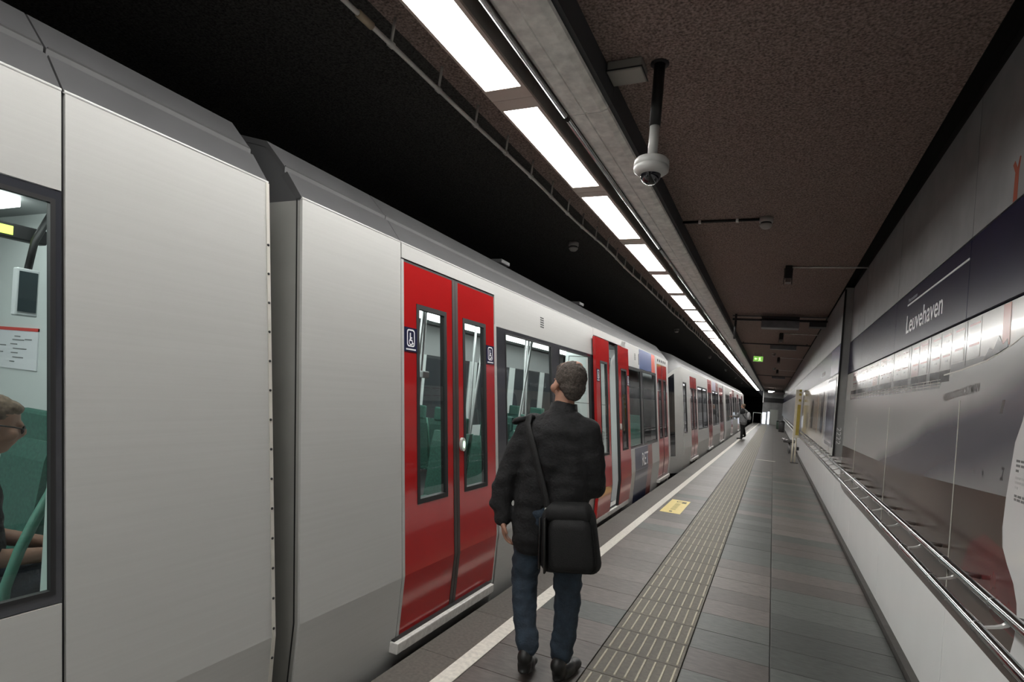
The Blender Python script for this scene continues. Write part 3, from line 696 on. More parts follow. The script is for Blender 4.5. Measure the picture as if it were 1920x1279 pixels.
def seat_unit(car, x0, x1, y, face, n=2):
    """green shell seats side by side; face=+1 looks down the platform"""
    w = (x1-x0)/n
    for i in range(n):
        a, b = x0+i*w+.02, x0+(i+1)*w-.02
        st = MB(); st.bbox((a, y, .44), (b, y+face*.44, .50), .018); s = st.build('seat', GREENS, car)
        bk = MB(); bk.prism([(0, .50), (.02, .46), (.07, .46), (.0, 1.02), (-.03, 1.12), (-.08, 1.12), (-.09, 1.05)], lambda u, v, t: (t, y+face*u, v), a, b)
        bk.build('backrest', GREENS, s)
        hd = MB(); hd.bbox((a+.05, y-face*.04, 1.10), (b-.05, y-face*.10, 1.27), .02); hd.build('headrest', GREENS, s)
        MB().box((a+.16, y+face*.1, .06), (b-.16, y+face*.32, .44)).build('pedestal', INTG, s)
        MB().tube([(b-.01, y-face*.10, 1.12), (b, y-face*.05, .96), (b, y+face*.0, .78), (b, y+face*.05, .60)], .012, 8).build('grab_edge', GREENP, s)
def vpole(car, x, y, dx, dy):
    MB().tube([(x, y, .06), (x+dx*.25, y+dy*.25, .9), (x+dx, y+dy, 2.345)], .014, 8).build('grab_pole', mat('pole_steel', (.42, .43, .43), .4, .6), car)
def interior(car, y0, y1):
    MB().box((2*XC+2.02, y0, -.02), (-1.94, y1, .05)).build('cabin_floor', INTF, car)
    MB().box((2*XC+2.2, y0, 2.35), (-2.15, y1, 2.38)).build('cabin_ceiling', INTG, car)
    fx = 2*XC+2.0
    MB().box((fx-.04, y0, .05), (fx, y1, .92)).build('far_wall', INTW, car); MB().box((fx-.04, y0, 1.95), (fx, y1, 2.43)).build('far_wall', INTG, car)
    y = y0+.1
    while y < y1-.5:
        b = min(y+1.5, y1-.1)
        MB().box((fx-.03, y, .92), (fx-.01, b-.25, 1.95)).build('far_window', mat('dark_far_window', (.05, .055, .06), .1, coat=.5), car)
        MB().box((fx-.04, b-.25, .92), (fx, b, 1.95)).build('far_pillar', INTW, car); y = b
    y = y0+.15
    while y < y1-.5:
        b = min(y+1.7, y1-.1)
        MB().box((-3.02, y, 2.305), (-2.78, b-.05, 2.349)).build('cabin_light', emit('cabin_lamp', (.95, 1.0, .98), CABIN), car)
        MB().box((-3.75, y, 2.305), (-3.51, b-.05, 2.349)).build('cabin_light', MATS['cabin_lamp'], car); y = b
def underframe(car, y0, y1):
    MB().box((2*XC+2.1, y0+.1, -.75), (-2.02, y1-.1, -.12)).build('underframe', DARK, car)
    y = y0+1.2
    while y < y1-1.0:
        for dy in (0, 1.6):
            if y+dy < y1-.6: MB().lathe([(.33, -.06), (.36, -.05), (.36, .05), (.33, .06)], (-2.5, y+dy, -.80), 18, 'x').build('wheel', mat('wheel_steel', (.05, .05, .05), .5, .6), car)
        y += 8
def sill(car, y0, y1):
    """light step plate under a door"""
    mb = MB().bbox((-1.99, y0, .028), (-1.842, y1, .092), .006); s = mb.build('door_step', STEPM, car)
    MB().box((-1.90, y0+.01, .092), (-1.872, y1-.01, .100)).build('step_seal', DARK, s)
    return s
def vents(car, y, z):
    for i in range(5): slab('vent_slot', y-.045, y+.045, z-.022*i, z-.022*i+.011, DARK, car, .0012, .004)
def end_plate(car, y0, y1):
    pts = [(SX(-.1)-.012, -.1), (SX(.447)-.012, .447), (-2.126, 2.42), (-2.25, 2.575), (-2.40, 2.715), (-2.70, 2.80), (XC, 2.85)]
    full = pts + [(2*XC-x, z) for x, z in pts[::-1][1:]]
    low = [(x, z) for x, z in pts[:3]]; lowf = low + [(2*XC-x, z) for x, z in low[::-1]]
    MB().prism(lowf, lambda u, v, t: (u, t, v), y0, y1).build('end_plate', ENDG, car)
    hi = pts[2:]; hif = hi + [(2*XC-x, z) for x, z in hi[::-1][1:]]
    MB().prism(hif, lambda u, v, t: (u, t, v), y0, y1).build('end_plate_top', mat('end_dark_grey', (.085, .085, .088), .55), car)
def solid(car, y0, y1, z0=-.1, z1=2.425, name='side_panel'):
    slab(name, y0+.0035, y1-.0035, z0, z1, PAINT, car)
    slab('panel_backing', y0, y1, z0, z1, DARK, car, -.031, .006)

# ---- car nearest the camera (left edge of the picture)
c1 = empty('metro_car', (XC, -1, -1.15)); tag(c1, 'nearest silver metro car at the left edge with a seated passenger behind its window', 'metro car', 'metro train cars')
underframe(c1, -5.5, 1.79); interior(c1, -5.4, 1.72); roof_seg(c1, -5.5, .980); roof_seg(c1, .988, 1.79)
solid(c1, .988, 1.79); slab('side_panel', -.95, .980, -.1, .835, PAINT, c1); slab('side_panel', -.95, .980, 2.108, 2.425, PAINT, c1); slab('panel_seam', .97, 1.0, -.1, 2.425, DARK, c1, -.012, .02)
window_band(c1, -.95, .982, .838, 2.105, [(-.91, .962)])
solid(c1, -5.5, -.95); end_plate(c1, 1.75, 1.787)
slab('end_edge_strip', 1.775, 1.792, -.1, 2.425, mat('edge_strip_pale', (.55, .53, .48), .5), c1, .004, .03)
for k in range(17): MB().lathe([(.006, 0), (.006, .004), (.003, .006)], (SX(.10+.128*k)+.003, 1.781, .10+.128*k), 6, 'x').build('bolt', DARK, c1)
# bellows between the cars
bl = MB()
for k in range(4):
    bl.box((-4.0, 1.792+k*.048, .0), (-2.44, 1.792+k*.048+.024, 2.45)); bl.box((-3.96, 1.79+k*.048+.024, .04), (-2.49, 1.79+k*.048+.05, 2.41))
bl.build('bellows', DARK, c1)
# cabin furniture seen through the window
MB().bbox((-2.26, 1.075, .10), (-2.15, 1.105, 2.30), .012).build('draught_screen_post', mat('pale_green_post', (.55, .68, .63), .4), c1)
seat_unit(c1, -3.22, -2.76, 1.02, +1, 1); seat_unit(c1, -3.80, -3.34, 1.60, -1, 1); seat_unit(c1, -3.02, -2.14, -.35, +1)
MB().tube([(-2.6, 1.285, 1.10), (-2.6, 1.262, 1.03), (-2.6, 1.215, .93), (-2.6, 1.17, .82), (-2.6, 1.13, .68), (-2.6, 1.12, .50)], .020, 10).build('seat_shell_edge', GREENP, c1)
MB().bbox((-2.62, 1.14, .44), (-2.2, 1.56, .50), .018).build('seat', GREENS, c1)
MB().box((-4.43, 1.715, .05), (-2.12, 1.735, 2.35)).build('end_partition', INTW, c1)
MB().box((-4.33, 1.708, 1.472), (-3.72, 1.714, 1.705)).build('route_map', mat('map_white', (.72, .73, .76), .4), c1)
MB().box((-4.33, 1.706, 1.69), (-3.72, 1.714, 1.708)).build('map_header', mat('map_red', (.60, .05, .04), .4), c1)
for z, a, b in ((1.655, -3.96, -3.90), (1.635, -3.98, -3.86), (1.61, -4.0, -3.93), (1.585, -3.97, -3.83), (1.56, -3.99, -3.92), (1.535, -3.97, -3.86), (1.64, -3.85, -3.78), (1.51, -4.0, -3.95), (1.60, -4.2, -4.05), (1.56, -4.18, -4.08)):
    MB().box((a, 1.706, z), (b, 1.709, z+.005)).build('map_line', INK, c1)
# hanging screen
MB().bbox((-3.20, 1.352, 1.745), (-3.16, 1.440, 1.965), .006).build('info_screen', mat('screen_shell', (.55, .57, .58), .4), c1)
MB().box((-3.159, 1.360, 1.765), (-3.157, 1.432, 1.95)).build('screen_face', mat('screen_dark', (.03, .045, .05), .2), c1)
MB().tube([(-3.18, 1.40, 1.96), (-3.18, 1.42, 2.10), (-3.18, 1.5, 2.30)], .016, 8).build('screen_arm', DARK, c1)
MB().bbox((-3.3, 1.20, 2.10), (-3.24, 1.50, 2.17), .008).build('line_display', DARK, c1)
MB().box((-3.238, 1.22, 2.115), (-3.236, 1.36, 2.155)).build('display_text', emit('display_lime', (.55, .8, .1), 1.2), c1)

# panel edges and car end of this car rake slightly forward towards the floor
for o in list(c1.children_recursive):
    if o.type == 'MESH' and not o.name.startswith(('bellows', 'underframe', 'wheel')):
        for v in o.data.vertices:
            if v.co.z < 2.43: v.co.y += .031*(2.43-v.co.z)
# ---- second car
c2 = empty('metro_car', (XC, 7, -1.15)); tag(c2, 'middle silver metro car with a half open red door beside the walking man', 'metro car', 'metro train cars')
E2 = 12.30
underframe(c2, 1.99, E2); interior(c2, 2.06, E2-.05); roof_seg(c2, 1.99, 2.777); roof_seg(c2, 2.783, 6.80); roof_seg(c2, 6.806, E2); end_plate(c2, 1.993, 2.03)
solid(c2, 1.99, 2.782)
slab('door_header', 2.79, 4.045, 2.338, 2.425, PAINT, c2); slab('door_header_gap', 2.80, 4.045, 2.318, 2.34, DARK, c2, -.006, .03)
slab('side_panel', 4.045, 6.80, -.1, .822, PAINT, c2); slab('side_panel', 4.045, 6.80, 2.088, 2.425, PAINT, c2)
slab('door_post', 4.036, 4.072, .05, 2.10, PAINT, c2); slab('door_post', 2.786, 2.811, .05, 2.33, PAINT, c2)
window_band(c2, 4.074, 6.80, .825, 2.085, [(4.245, 5.33), (5.56, 6.66)])
vents(c2, 5.08, 2.295)
# closed double door
L1 = door_leaf(c2, 2.815, 3.383, .095, 2.318, 2.952, 3.303, .845, 2.078)
L2 = door_leaf(c2, 3.459, 4.034, .095, 2.318, 3.535, 3.885, .845, 2.074)
slab('door_seal', 3.384, 3.419, .095, 2.318, mat('seal_brown', (.045, .032, .03), .5), c2, .0, .03); slab('door_seal', 3.423, 3.458, .095, 2.318, MATS['seal_brown'], c2, .0, .03)
slab('door_gap', 3.38, 3.46, .095, 2.318, DARK, c2, -.03, .01)
pictogram(L1, 2.815, 2.948, 1.775, 1.922); pictogram(L2, 3.893, 4.022, 1.775, 1.918)
bt = MB(); pts = [(3.494+.030*math.cos(a*math.pi/9), 1.178+.047*math.sin(a*math.pi/9)) for a in range(18)]
bt.prism(pts, lambda u, v, t: (SX(v)+.018-t, u, v), 0, .020); b_ = bt.build('door_button', mat('button_shell', (.55, .56, .52), .3), L2)
spoly('button_light', [(3.496+.016*math.cos(a*math.pi/9), 1.178+.026*math.sin(a*math.pi/9)) for a in range(18)], emit('button_green', (.45, .85, .55), .9), L2, .0195, .0012)
sill(c2, 2.73, 3.96); slab('lower_sill', 2.79, 4.045, -.1, .028, PAINT, c2, -.02)
# half open double door
slab('door_header', 6.81, 8.50, 2.345, 2.425, PAINT, c2); slab('door_header_gap', 6.96, 8.2, 2.30, 2.345, DARK, c2, -.03, .03)
slab('door_frame', 6.80, 6.95, .0, 2.345, DARK, c2, -.004); slab('door_frame', 8.20, 8.27, .0, 2.345, DARK, c2, -.004); slab('side_panel', 8.27, 8.50, -.1, 2.425, PAINT, c2)
L3 = door_leaf(c2, 6.72, 7.335, .10, 2.318, 6.90, 7.235, .845, 2.03, .052)
L4 = door_leaf(c2, 7.83, 8.455, .10, 2.318, 7.965, 8.30, .845, 2.00, .052, RED, DGLASS)
slab('leaf_edge', 7.335, 7.362, .10, 2.318, DARK, c2, .050, .035); slab('leaf_edge', 7.795, 7.83, .10, 2.318, DARK, c2, .050, .035)
pictogram(L3, 6.735, 6.86, 1.77, 1.92, .056); pictogram(L4, 8.325, 8.445, 1.77, 1.92, .056)
MB().prism([(7.86+.020*math.cos(a*math.pi/6), 1.178+.045*math.sin(a*math.pi/6)) for a in range(12)], lambda u, v, t: (SX(v)+.07-t, u, v), 0, .018).build('door_button', MATS['button_shell'], L4)
sill(c2, 6.75, 8.42); slab('lower_sill', 6.81, 8.50, -.1, .028, PAINT, c2, -.02)
dr = MB().prism([(SX(.06)-.045, .06), (SX(.447)-.045, .447), (SX(2.28)-.045, 2.28), (-2.95, 2.28), (-2.95, .06)], lambda u, v, t: (u, t, v), 8.23, 8.265).build('draught_partition', INTW, c2)
for z0, z1 in ((1.45, 2.15), (.55, 1.05), (.10, .45)):
    for a, b in (((-2.25, z0), (-2.243, z1)), ((-2.9, z0), (-2.893, z1))): MB().box((a[0], 8.226, a[1]), (b[0], 8.231, b[1])).build('partition_line', DARK, dr)
    for z in (z0, z1): MB().box((-2.9, 8.226, z), (-2.243, 8.231, z+.007)).build('partition_line', DARK, dr)
# windows and livery behind the open door
slab('side_panel', 8.503, 10.97, -.1, .800, PAINT, c2); slab('side_panel', 8.503, 10.97, 2.085, 2.425, PAINT, c2)
window_band(c2, 8.503, 10.93, .803, 2.082, [(8.60, 9.53), (9.70, 10.86)], GLASS)
slab('door_post', 10.93, 11.03, .05, 2.425, PAINT, c2); vents(c2, 9.15, 2.30)
slab('destination_display', 8.62, 9.50, 1.86, 2.04, mat('dark_maroon_display', (.05, .018, .016), .25), c2, -.03, .02)
Y_ = lambda y0, y1, z0, z1: [(y0, z0), (y1, z0), (y1, z1), (y0, z1)]
spoly('livery_blue_block', Y_(9.47, 10.50, 2.088, 2.42), BLUE, c2, .0015, .0015); spoly('livery_red_stripe', Y_(10.51, 10.83, 2.088, 2.42), ORNG, c2, .0015, .0015)
spoly('livery_small_mark', Y_(9.40, 9.445, 2.15, 2.33), NAVY, c2, .0015, .0015)
LG = mat('livery_dull_blue', (.045, .055, .115), .25, coat=.3); LR = mat('livery_dull_red', (.30, .10, .09), .25, coat=.3)
spoly('livery_lower_blue', Y_(8.95, 9.95, .448, .798), LG, c2, .0015, .0015); spoly('livery_lower_blue', Y_(8.95, 9.95, -.09, .446), LG, c2, .0015, .0015)
spoly('livery_lower_red', Y_(9.96, 10.32, .448, .798), LR, c2, .0015, .0015); spoly('livery_lower_red', Y_(9.96, 10.32, -.09, .446), LR, c2, .0015, .0015)
text('logo_lettering', 'RET', .30, lambda u, v: (SX(.49+v)+.003, 9.46+u, .49+v), WHITEP, c2, width=.50, bold=.002)
# third door
slab('door_header', 11.03, 12.12, 2.29, 2.425, PAINT, c2); sill(c2, 10.95, 12.10); slab('lower_sill', 11.03, 12.12, -.1, .028, PAINT, c2, -.02)
La = door_leaf(c2, 11.04, 11.555, .10, 2.288, 11.15, 11.50, .85, 2.0, -.004, RED, DGLASS); Lb = door_leaf(c2, 11.60, 12.115, .10, 2.288, 11.66, 12.0, .85, 2.0, -.004, RED, DGLASS)
slab('door_seal', 11.555, 11.60, .10, 2.288, DARK, c2, -.002, .03)
pictogram(La, 11.05, 11.14, 1.76, 1.92); pictogram(Lb, 12.02, 12.11, 1.76, 1.92)
for i in range(5): slab('header_slot', 11.10+i*.2, 11.22+i*.2, 2.335, 2.385, DARK, c2, .001, .003)
slab('door_post', 12.12, 12.30, -.1, 2.425, PAINT, c2)
seat_unit(c2, -3.02, -2.14, 4.72, -1); seat_unit(c2, -3.02, -2.14, 5.9, +1); seat_unit(c2, -3.02, -2.14, 6.55, -1)
seat_unit(c2, -4.36, -3.55, 4.9, -1); seat_unit(c2, -4.36, -3.55, 6.2, +1); seat_unit(c2, -4.36, -3.55, 2.45, +1); seat_unit(c2, -3.02, -2.14, 9.0, +1); seat_unit(c2, -3.02, -2.14, 10.6, -1); seat_unit(c2, -4.36, -3.55, 9.3, +1)
for a in ((-2.75, 3.95, -.02, .10), (-2.80, 4.15, .05, -.10), (-3.02, 5.45, .0, .22), (-3.02, 5.50, .05, -.15), (-2.62, 5.75, .04, .30), (-2.62, 6.2, .0, -.22), (-3.1, 7.0, 0, .2), (-3.1, 7.2, 0, -.2), (-2.9, 9.6, 0, .2), (-2.9, 9.8, 0, -.2)): vpole(c2, *a)
MB().bbox((-2.87, 4.02, 1.62), (-2.70, 4.12, 1.68), .01).build('validator', mat('validator_grey', (.4, .42, .42), .4), c2)
# slim roof boxes
for y in (4.80, 7.15): MB().bbox((-2.52, y-.09, 2.76), (-2.40, y+.09, 2.80), .008).build('roof_box', ROOFG, c2)

CABG = mat('cab_black_glass', (.010, .011, .013), .06, coat=.6)
# ---- rounded cab ends, lofted from the car profile
def nose(car, y0, y1, first=2, tap=.30, zlo=.62, zhi=2.16):
    prof = [(SX(-.1)-.004, -.1), (SX(min(.447, zlo-.05)), min(.447, zlo-.05)), (SX(zlo), zlo), (SX(zhi), zhi), (-2.113, 2.43), (-2.235, 2.58), (-2.387, 2.734), (-2.70, 2.82), (XC, 2.87)]
    full = prof + [(2*XC-x, z) for x, z in prof[::-1][1:]]; n = len(full)
    secs = []
    for i in range(8):
        t = i/7; k = 1-tap*t**2.2; kz = 1-.16*t**2.5
        secs.append([(XC+(x-XC)*k, y0+(y1-y0)*t, z if z < 1 else 1+(z-1)*kz) for x, z in full])
    for nm, js, mm in (('cab_shell', list(range(0, 4)) + list(range(n-5, n-1)), PAINT), ('cab_roof', list(range(4, n-5)), ROOFG)):
        mb = MB()
        for q in secs: mb.v += q
        for i in range(7):
            for j in js:
                if j in (2, n-4) and i >= first: continue      # windscreen wraps round here
                mb.f.append((i*n+j, i*n+j+1, (i+1)*n+j+1, (i+1)*n+j)); mb.sm.append(True)
        mb.build(nm, mm, car)
    e = secs[7]
    cap = MB(); cap.add([e[0], e[1], e[2], e[n-3], e[n-2], e[n-1]], [(0, 1, 2, 3, 4, 5)]); cap.build('cab_front', PAINT, car)
    cap = MB(); up_ = e[2:n-2]; cap.add(up_, [tuple(range(len(up_)))]); cap.build('windscreen', CABG, car)
    for j in (2, n-4):
        gl = MB()
        if first > 6: break
        for i in range(first, 7): gl.v += [secs[i][j], secs[i][j+1]]
        gl.v += [secs[7][j], secs[7][j+1]]
        gl.f = [(2*i, 2*i+1, 2*i+3, 2*i+2) for i in range(7-first)]; gl.sm = [True]*(7-first)
        gl.build('cab_window', CABG, car)
nose(c2, E2, 12.60, 0, .34, .30, 2.33)

# ---- third car, further along
c3 = empty('metro_car', (XC, 28, -1.15)); tag(c3, 'farthest metro car with red doors, beyond the coupled cab ends', 'metro car', 'metro train cars')
A3, B3 = 14.35, 46.0
underframe(c3, A3, B3); interior(c3, A3+.1, B3-.1); nose(c3, A3, 13.50, 5, .16, .30, 2.33); roof_seg(c3, A3, 26.9); roof_seg(c3, 26.906, B3)
doors = [(15.75, 17.15), (20.25, 21.55), (24.7, 26.5), (31.2, 32.7), (37.2, 38.9), (42.6, 44.2)]
wins = [(17.35, 20.05), (21.75, 24.4), (28.1, 31.0), (32.95, 34.9), (35.1, 36.9), (39.1, 42.3)]
slab('door_post', A3, 14.43, -.1, 2.425, PAINT, c3); slab('side_panel', 14.43, 15.08, -.1, .80, PAINT, c3); slab('side_panel', 14.43, 15.08, 2.083, 2.425, PAINT, c3); window_band(c3, 14.43, 15.08, .803, 2.08, [(14.5, 15.0)], DGLASS)
spans = sorted([(a, b, 'd') for a, b in doors] + [(a, b, 'w') for a, b in wins]); cur = 15.08
for a, b, k in spans + [(B3, B3, 'x')]:
    if a-cur > .002: slab('side_panel', cur+.003, a-.003, -.1, 2.425, PAINT, c3)
    if k == 'w':
        slab('side_panel', a, b, -.1, .80, PAINT, c3); slab('side_panel', a, b, 2.083, 2.425, PAINT, c3)
        mid = (a+b)/2; window_band(c3, a, b, .803, 2.08, [(a+.1, mid-.06), (mid+.06, b-.1)], DGLASS)
    elif k == 'd':
        mid = (a+b)/2; slab('door_header', a, b, 2.29, 2.425, PAINT, c3); slab('lower_sill', a, b, -.1, .028, PAINT, c3, -.02); sill(c3, a-.05, b+.03)
        door_leaf(c3, a+.01, mid-.02, .10, 2.288, a+.14, mid-.10, .85, 1.98, -.004, RED, DGLASS); door_leaf(c3, mid+.02, b-.01, .10, 2.288, mid+.10, b-.14, .85, 1.98, -.004, RED, DGLASS)
        slab('door_seal', mid-.02, mid+.02, .10, 2.288, DARK, c3, -.002, .03)
        for s in (a+.03, b-.10): spoly('pictogram_plate', Y_(s, s+.07, 1.7, 1.93), WHITEP, c3, -.001, .002)
    cur = max(cur, b)
for a, b, m in ((20.25, 21.55, RED), (21.9, 23.2, mat('livery_lilac', (.40, .38, .48), .3)), (23.25, 24.3, LR), (33.0, 34.6, LR)): spoly('livery_block', Y_(a, b, 2.295 if m == RED else 2.09, 2.42), m, c3, .0015, .0015)
slab('articulation_gap', 26.55, 26.9, -.1, 2.42, DARK, c3, .001, .002); slab('pale_pillar', 26.92, 28.0, -.1, 2.42, mat('pale_pillar_paint', (.68, .68, .66), .35), c3, .002, .002)
end_plate(c3, B3, B3+.04)

# ================================================================== PEOPLE
def V(*a): return Vector(a)
class Body:
    """soft closed shapes fused into one continuous skin by a voxel remesh"""
    def __init__(s): s.v = []; s.f = []
    def ball(s, M, seg=16):
        rings = seg*2//3; o = len(s.v)
        s.v.append((M @ Vector((0, 0, 1)))[:])
        for i in range(1, rings):
            a = math.pi*i/rings
            for k in range(seg): t = 2*math.pi*k/seg; s.v.append((M @ Vector((math.sin(a)*math.cos(t), math.sin(a)*math.sin(t), math.cos(a))))[:])
        s.v.append((M @ Vector((0, 0, -1)))[:]); last = len(s.v)-1
        for k in range(seg): s.f.append((o, o+1+k, o+1+(k+1) % seg)); s.f.append((last, last-seg+(k+1) % seg, last-seg+k))
        for i in range(rings-2):
            for k in range(seg): p = o+1+i*seg; s.f.append((p+k, p+seg+k, p+seg+(k+1) % seg, p+(k+1) % seg))
        return s
    def ell(s, c, r, rot=(0, 0, 0), seg=18):
        return s.ball(Matrix.Translation(c) @ Euler([math.radians(a) for a in rot]).to_matrix().to_4x4() @ Matrix.Diagonal((*r, 1)), seg)
    def limb(s, pts, rs, n=14):
        """tapered limb through points, ball at each joint"""
        pts = [Vector(p) for p in pts]
        for i in range(len(pts)-1):
            a, b = pts[i], pts[i+1]; d = (b-a)
            if d.length < 1e-6: continue
            u = d.orthogonal().normalized(); w = d.normalized().cross(u); o = len(s.v)
            for p, r in ((a, rs[i]), (b, rs[i+1])):
                for k in range(n): t = 2*math.pi*k/n; s.v.append((p+(u*math.cos(t)+w*math.sin(t))*r)[:])
            s.f += [(o+k, o+(k+1) % n, o+n+(k+1) % n, o+n+k) for k in range(n)]
            s.f += [tuple(o+k for k in range(n-1, -1, -1)), tuple(o+n+k for k in range(n))]
        for p, r in zip(pts, rs): s.ball(Matrix.Translation(p) @ Matrix.Scale(r, 4), n)
        return s
    def block(s, a, b, rot=(0, 0, 0)):
        c = [(a[i]+b[i])/2 for i in range(3)]; d = [abs(b[i]-a[i])/2 for i in range(3)]
        M = Matrix.Translation(c) @ Euler([math.radians(t) for t in rot]).to_matrix().to_4x4(); o = len(s.v)
        for z in (-1, 1):
            for x, y in ((-1, -1), (1, -1), (1, 1), (-1, 1)): s.v.append((M @ Vector((x*d[0], y*d[1], z*d[2])))[:])
        s.f += [tuple(o+i for i in f) for f in ((0, 3, 2, 1), (4, 5, 6, 7), (0, 1, 5, 4), (1, 2, 6, 5), (2, 3, 7, 6), (3, 0, 4, 7))]; return s
    def build(s, name, m, parent, M=Matrix(), voxel=.012, smooth=6, wrinkle=0., wscale=14.):
        me = bpy.data.meshes.new(name); me.from_pydata(s.v, [], s.f)
        o = bpy.data.objects.new(name, me)
        r = o.modifiers.new('r', 'REMESH'); r.mode = 'VOXEL'; r.voxel_size = voxel; r.use_smooth_shade = True
        if smooth: k = o.modifiers.new('s', 'SMOOTH'); k.factor = .5; k.iterations = smooth
        m2 = evaluated(o); bpy.data.meshes.remove(me)
        if wrinkle:
            from mathutils import noise
            data = [(v.co.copy(), v.normal.copy()) for v in m2.vertices]; out = []
            for co, nn in data:
                p = co*wscale; out += (co+nn*wrinkle*noise.noise((p.x*.8, p.y*.8, p.z*1.6)))[:]
            m2.vertices.foreach_set('co', out); m2.update()
        m2.transform(M); m2.name = name; m2.materials.clear(); m2.materials.append(m)
        for p in m2.polygons: p.use_smooth = True
        return link(name, m2, parent)

def head_shapes(b, c, yaw, tilt=0, sc=1.0):
    """skull, jaw, nose, ears; c is the middle of the head, yaw turns the face (0 = +y)"""
    R = Matrix.Translation(c) @ Euler((math.radians(tilt), 0, math.radians(yaw))).to_matrix().to_4x4()
    def E(p, r, rot=(0, 0, 0)):
        M = R @ Matrix.Translation(Vector(p)*sc) @ Euler([math.radians(a) for a in rot]).to_matrix().to_4x4() @ Matrix.Diagonal((r[0]*sc, r[1]*sc, r[2]*sc, 1))
        b.ball(M)
    E((0, -.012, .03), (.074, .094, .088))            # cranium
    E((0, .025, -.035), (.058, .066, .078))           # face
    E((0, .052, -.088), (.036, .034, .030))           # chin
    E((0, .100, -.020), (.014, .020, .028), (-20, 0, 0))   # nose
    E((0, .086, .018), (.050, .014, .012))            # brow
    E((0, .086, -.062), (.026, .014, .010))           # mouth
    for s in (-1, 1):
        E((s*.076, -.005, -.012), (.012, .022, .034), (0, s*-12, 0))   # ear
        E((s*.046, .066, -.028), (.024, .026, .026))                   # cheek
    return R
def hand_shapes(b, wrist, direction, palm_n, curl=.5, side=1, sc=1.0):
    """palm, four bent fingers of unequal length and a thumb from the side of the palm"""
    d = Vector(direction).normalized(); n = Vector(palm_n); n = (n-d*n.dot(d)).normalized(); s = d.cross(n)*side; w = Vector(wrist)
    b.limb([w, w+d*.03*sc], [.024*sc, .027*sc])
    for k, off in enumerate((-.030, -.010, .010, .029)):
        b.limb([w+d*.02*sc+s*off*.6*sc, w+d*.085*sc+s*off*sc], [.014*sc, .0115*sc])
        ln = (.072, .082, .076, .060)[k]*sc; p = w+d*.085*sc+s*off*sc; ang = 0
        pts = [p]
        for j, fr in enumerate((.45, .32, .23)):
            ang += curl*(.6, .8, .6)[j]; pts.append(pts[-1]+(d*math.cos(ang)+n*math.sin(ang))*ln*fr)
        b.limb(pts, [.0105*sc, .0098*sc, .009*sc, .008*sc], n=10)
    t0 = w+d*.03*sc-s*.028*sc
    b.limb([t0, t0+(d*.75-s*.55+n*.3).normalized()*.034*sc, t0+(d*.75-s*.55+n*.3).normalized()*.034*sc+(d+n*.35).normalized()*.030*sc], [.014*sc, .012*sc, .0095*sc], n=10)

# ---- man walking down the platform, seen from behind
MX, MY = -1.09, 3.08
T = Matrix.Translation((MX, MY, 0))
man = empty('person', (MX, MY, 0)); tag(man, 'person in black jacket and blue jeans walking away with a black shoulder bag', 'person')
b = Body()
hc = V(.012, .02, 1.66)
RH = head_shapes(b, hc, 46, 0, 1.12)
b.limb([(-.005, -.01, 1.42), (0, .005, 1.50), (.0, .01, 1.58)], [.068, .060, .058])
b.limb([(-.01, .0, 1.38), (-.02, .0, 1.15), (-.03, 0, .95)], [.10, .085, .085]); b.limb([(-.17, 0, 1.38), (.13, 0, 1.40)], [.06, .06])
b.limb([(-.18, 0, 1.38), (-.285, -.05, 1.11), (-.288, -.075, .86)], [.055, .042, .030])
b.limb([(.145, 0, 1.39), (.195, .04, 1.12), (.10, .24, 1.06)], [.055, .042, .030])
hand_shapes(b, (-.286, -.078, .850), (.20, -.02, -1), (1, .35, 0), .5, -1)
hand_shapes(b, (.10, .24, 1.06), (-.5, .8, .05), (0, .2, 1), .6, 1)
b.limb([(-.115, 0, .92), (-.163, .03, .50), (-.113, -.046, .31), (-.06, -.10, .22)], [.085, .050, .042, .038]); b.limb([(.07, 0, .92), (.10, .05, .50), (.105, .02, .10)], [.085, .055, .042])
b.build('body', SKIN, man, T, .0085, 3)
# jacket
b = Body()
b.limb([(-.01, .0, 1.36), (-.02, .0, 1.22)], [.150, .148]); b.limb([(-.09, 0, 1.34), (-.10, .0, 1.10), (-.12, 0, .86), (-.125, 0, .76)], [.125, .135, .125, .122])
b.limb([(.06, 0, 1.35), (.07, 0, 1.10), (.065, 0, .86), (.06, 0, .76)], [.125, .130, .125, .122])
b.limb([(-.175, 0, 1.385), (.13, 0, 1.405)], [.075, .075]); b.limb([(-.07, -.01, 1.44), (.07, -.01, 1.45)], [.065, .065])
b.limb([(0, -.015, 1.40), (0, -.005, 1.505)], [.095, .072])
b.limb([(-.185, 0, 1.385), (-.258, -.03, 1.22), (-.300, -.055, 1.08), (-.310, -.07, .95), (-.290, -.076, .850)], [.084, .074, .066, .060, .047])
b.ell((-.325, -.065, .915), (.062, .060, .042), (0, 14, 0)); b.ell((-.312, -.058, 1.03), (.066, .066, .04), (0, -8, 0))
b.limb([(.145, 0, 1.395), (.195, .015, 1.22), (.205, .05, 1.09), (.11, .22, 1.06)], [.086, .074, .066, .052])
b.build('jacket', JACK, man, T, .011, 5, .012, 11)
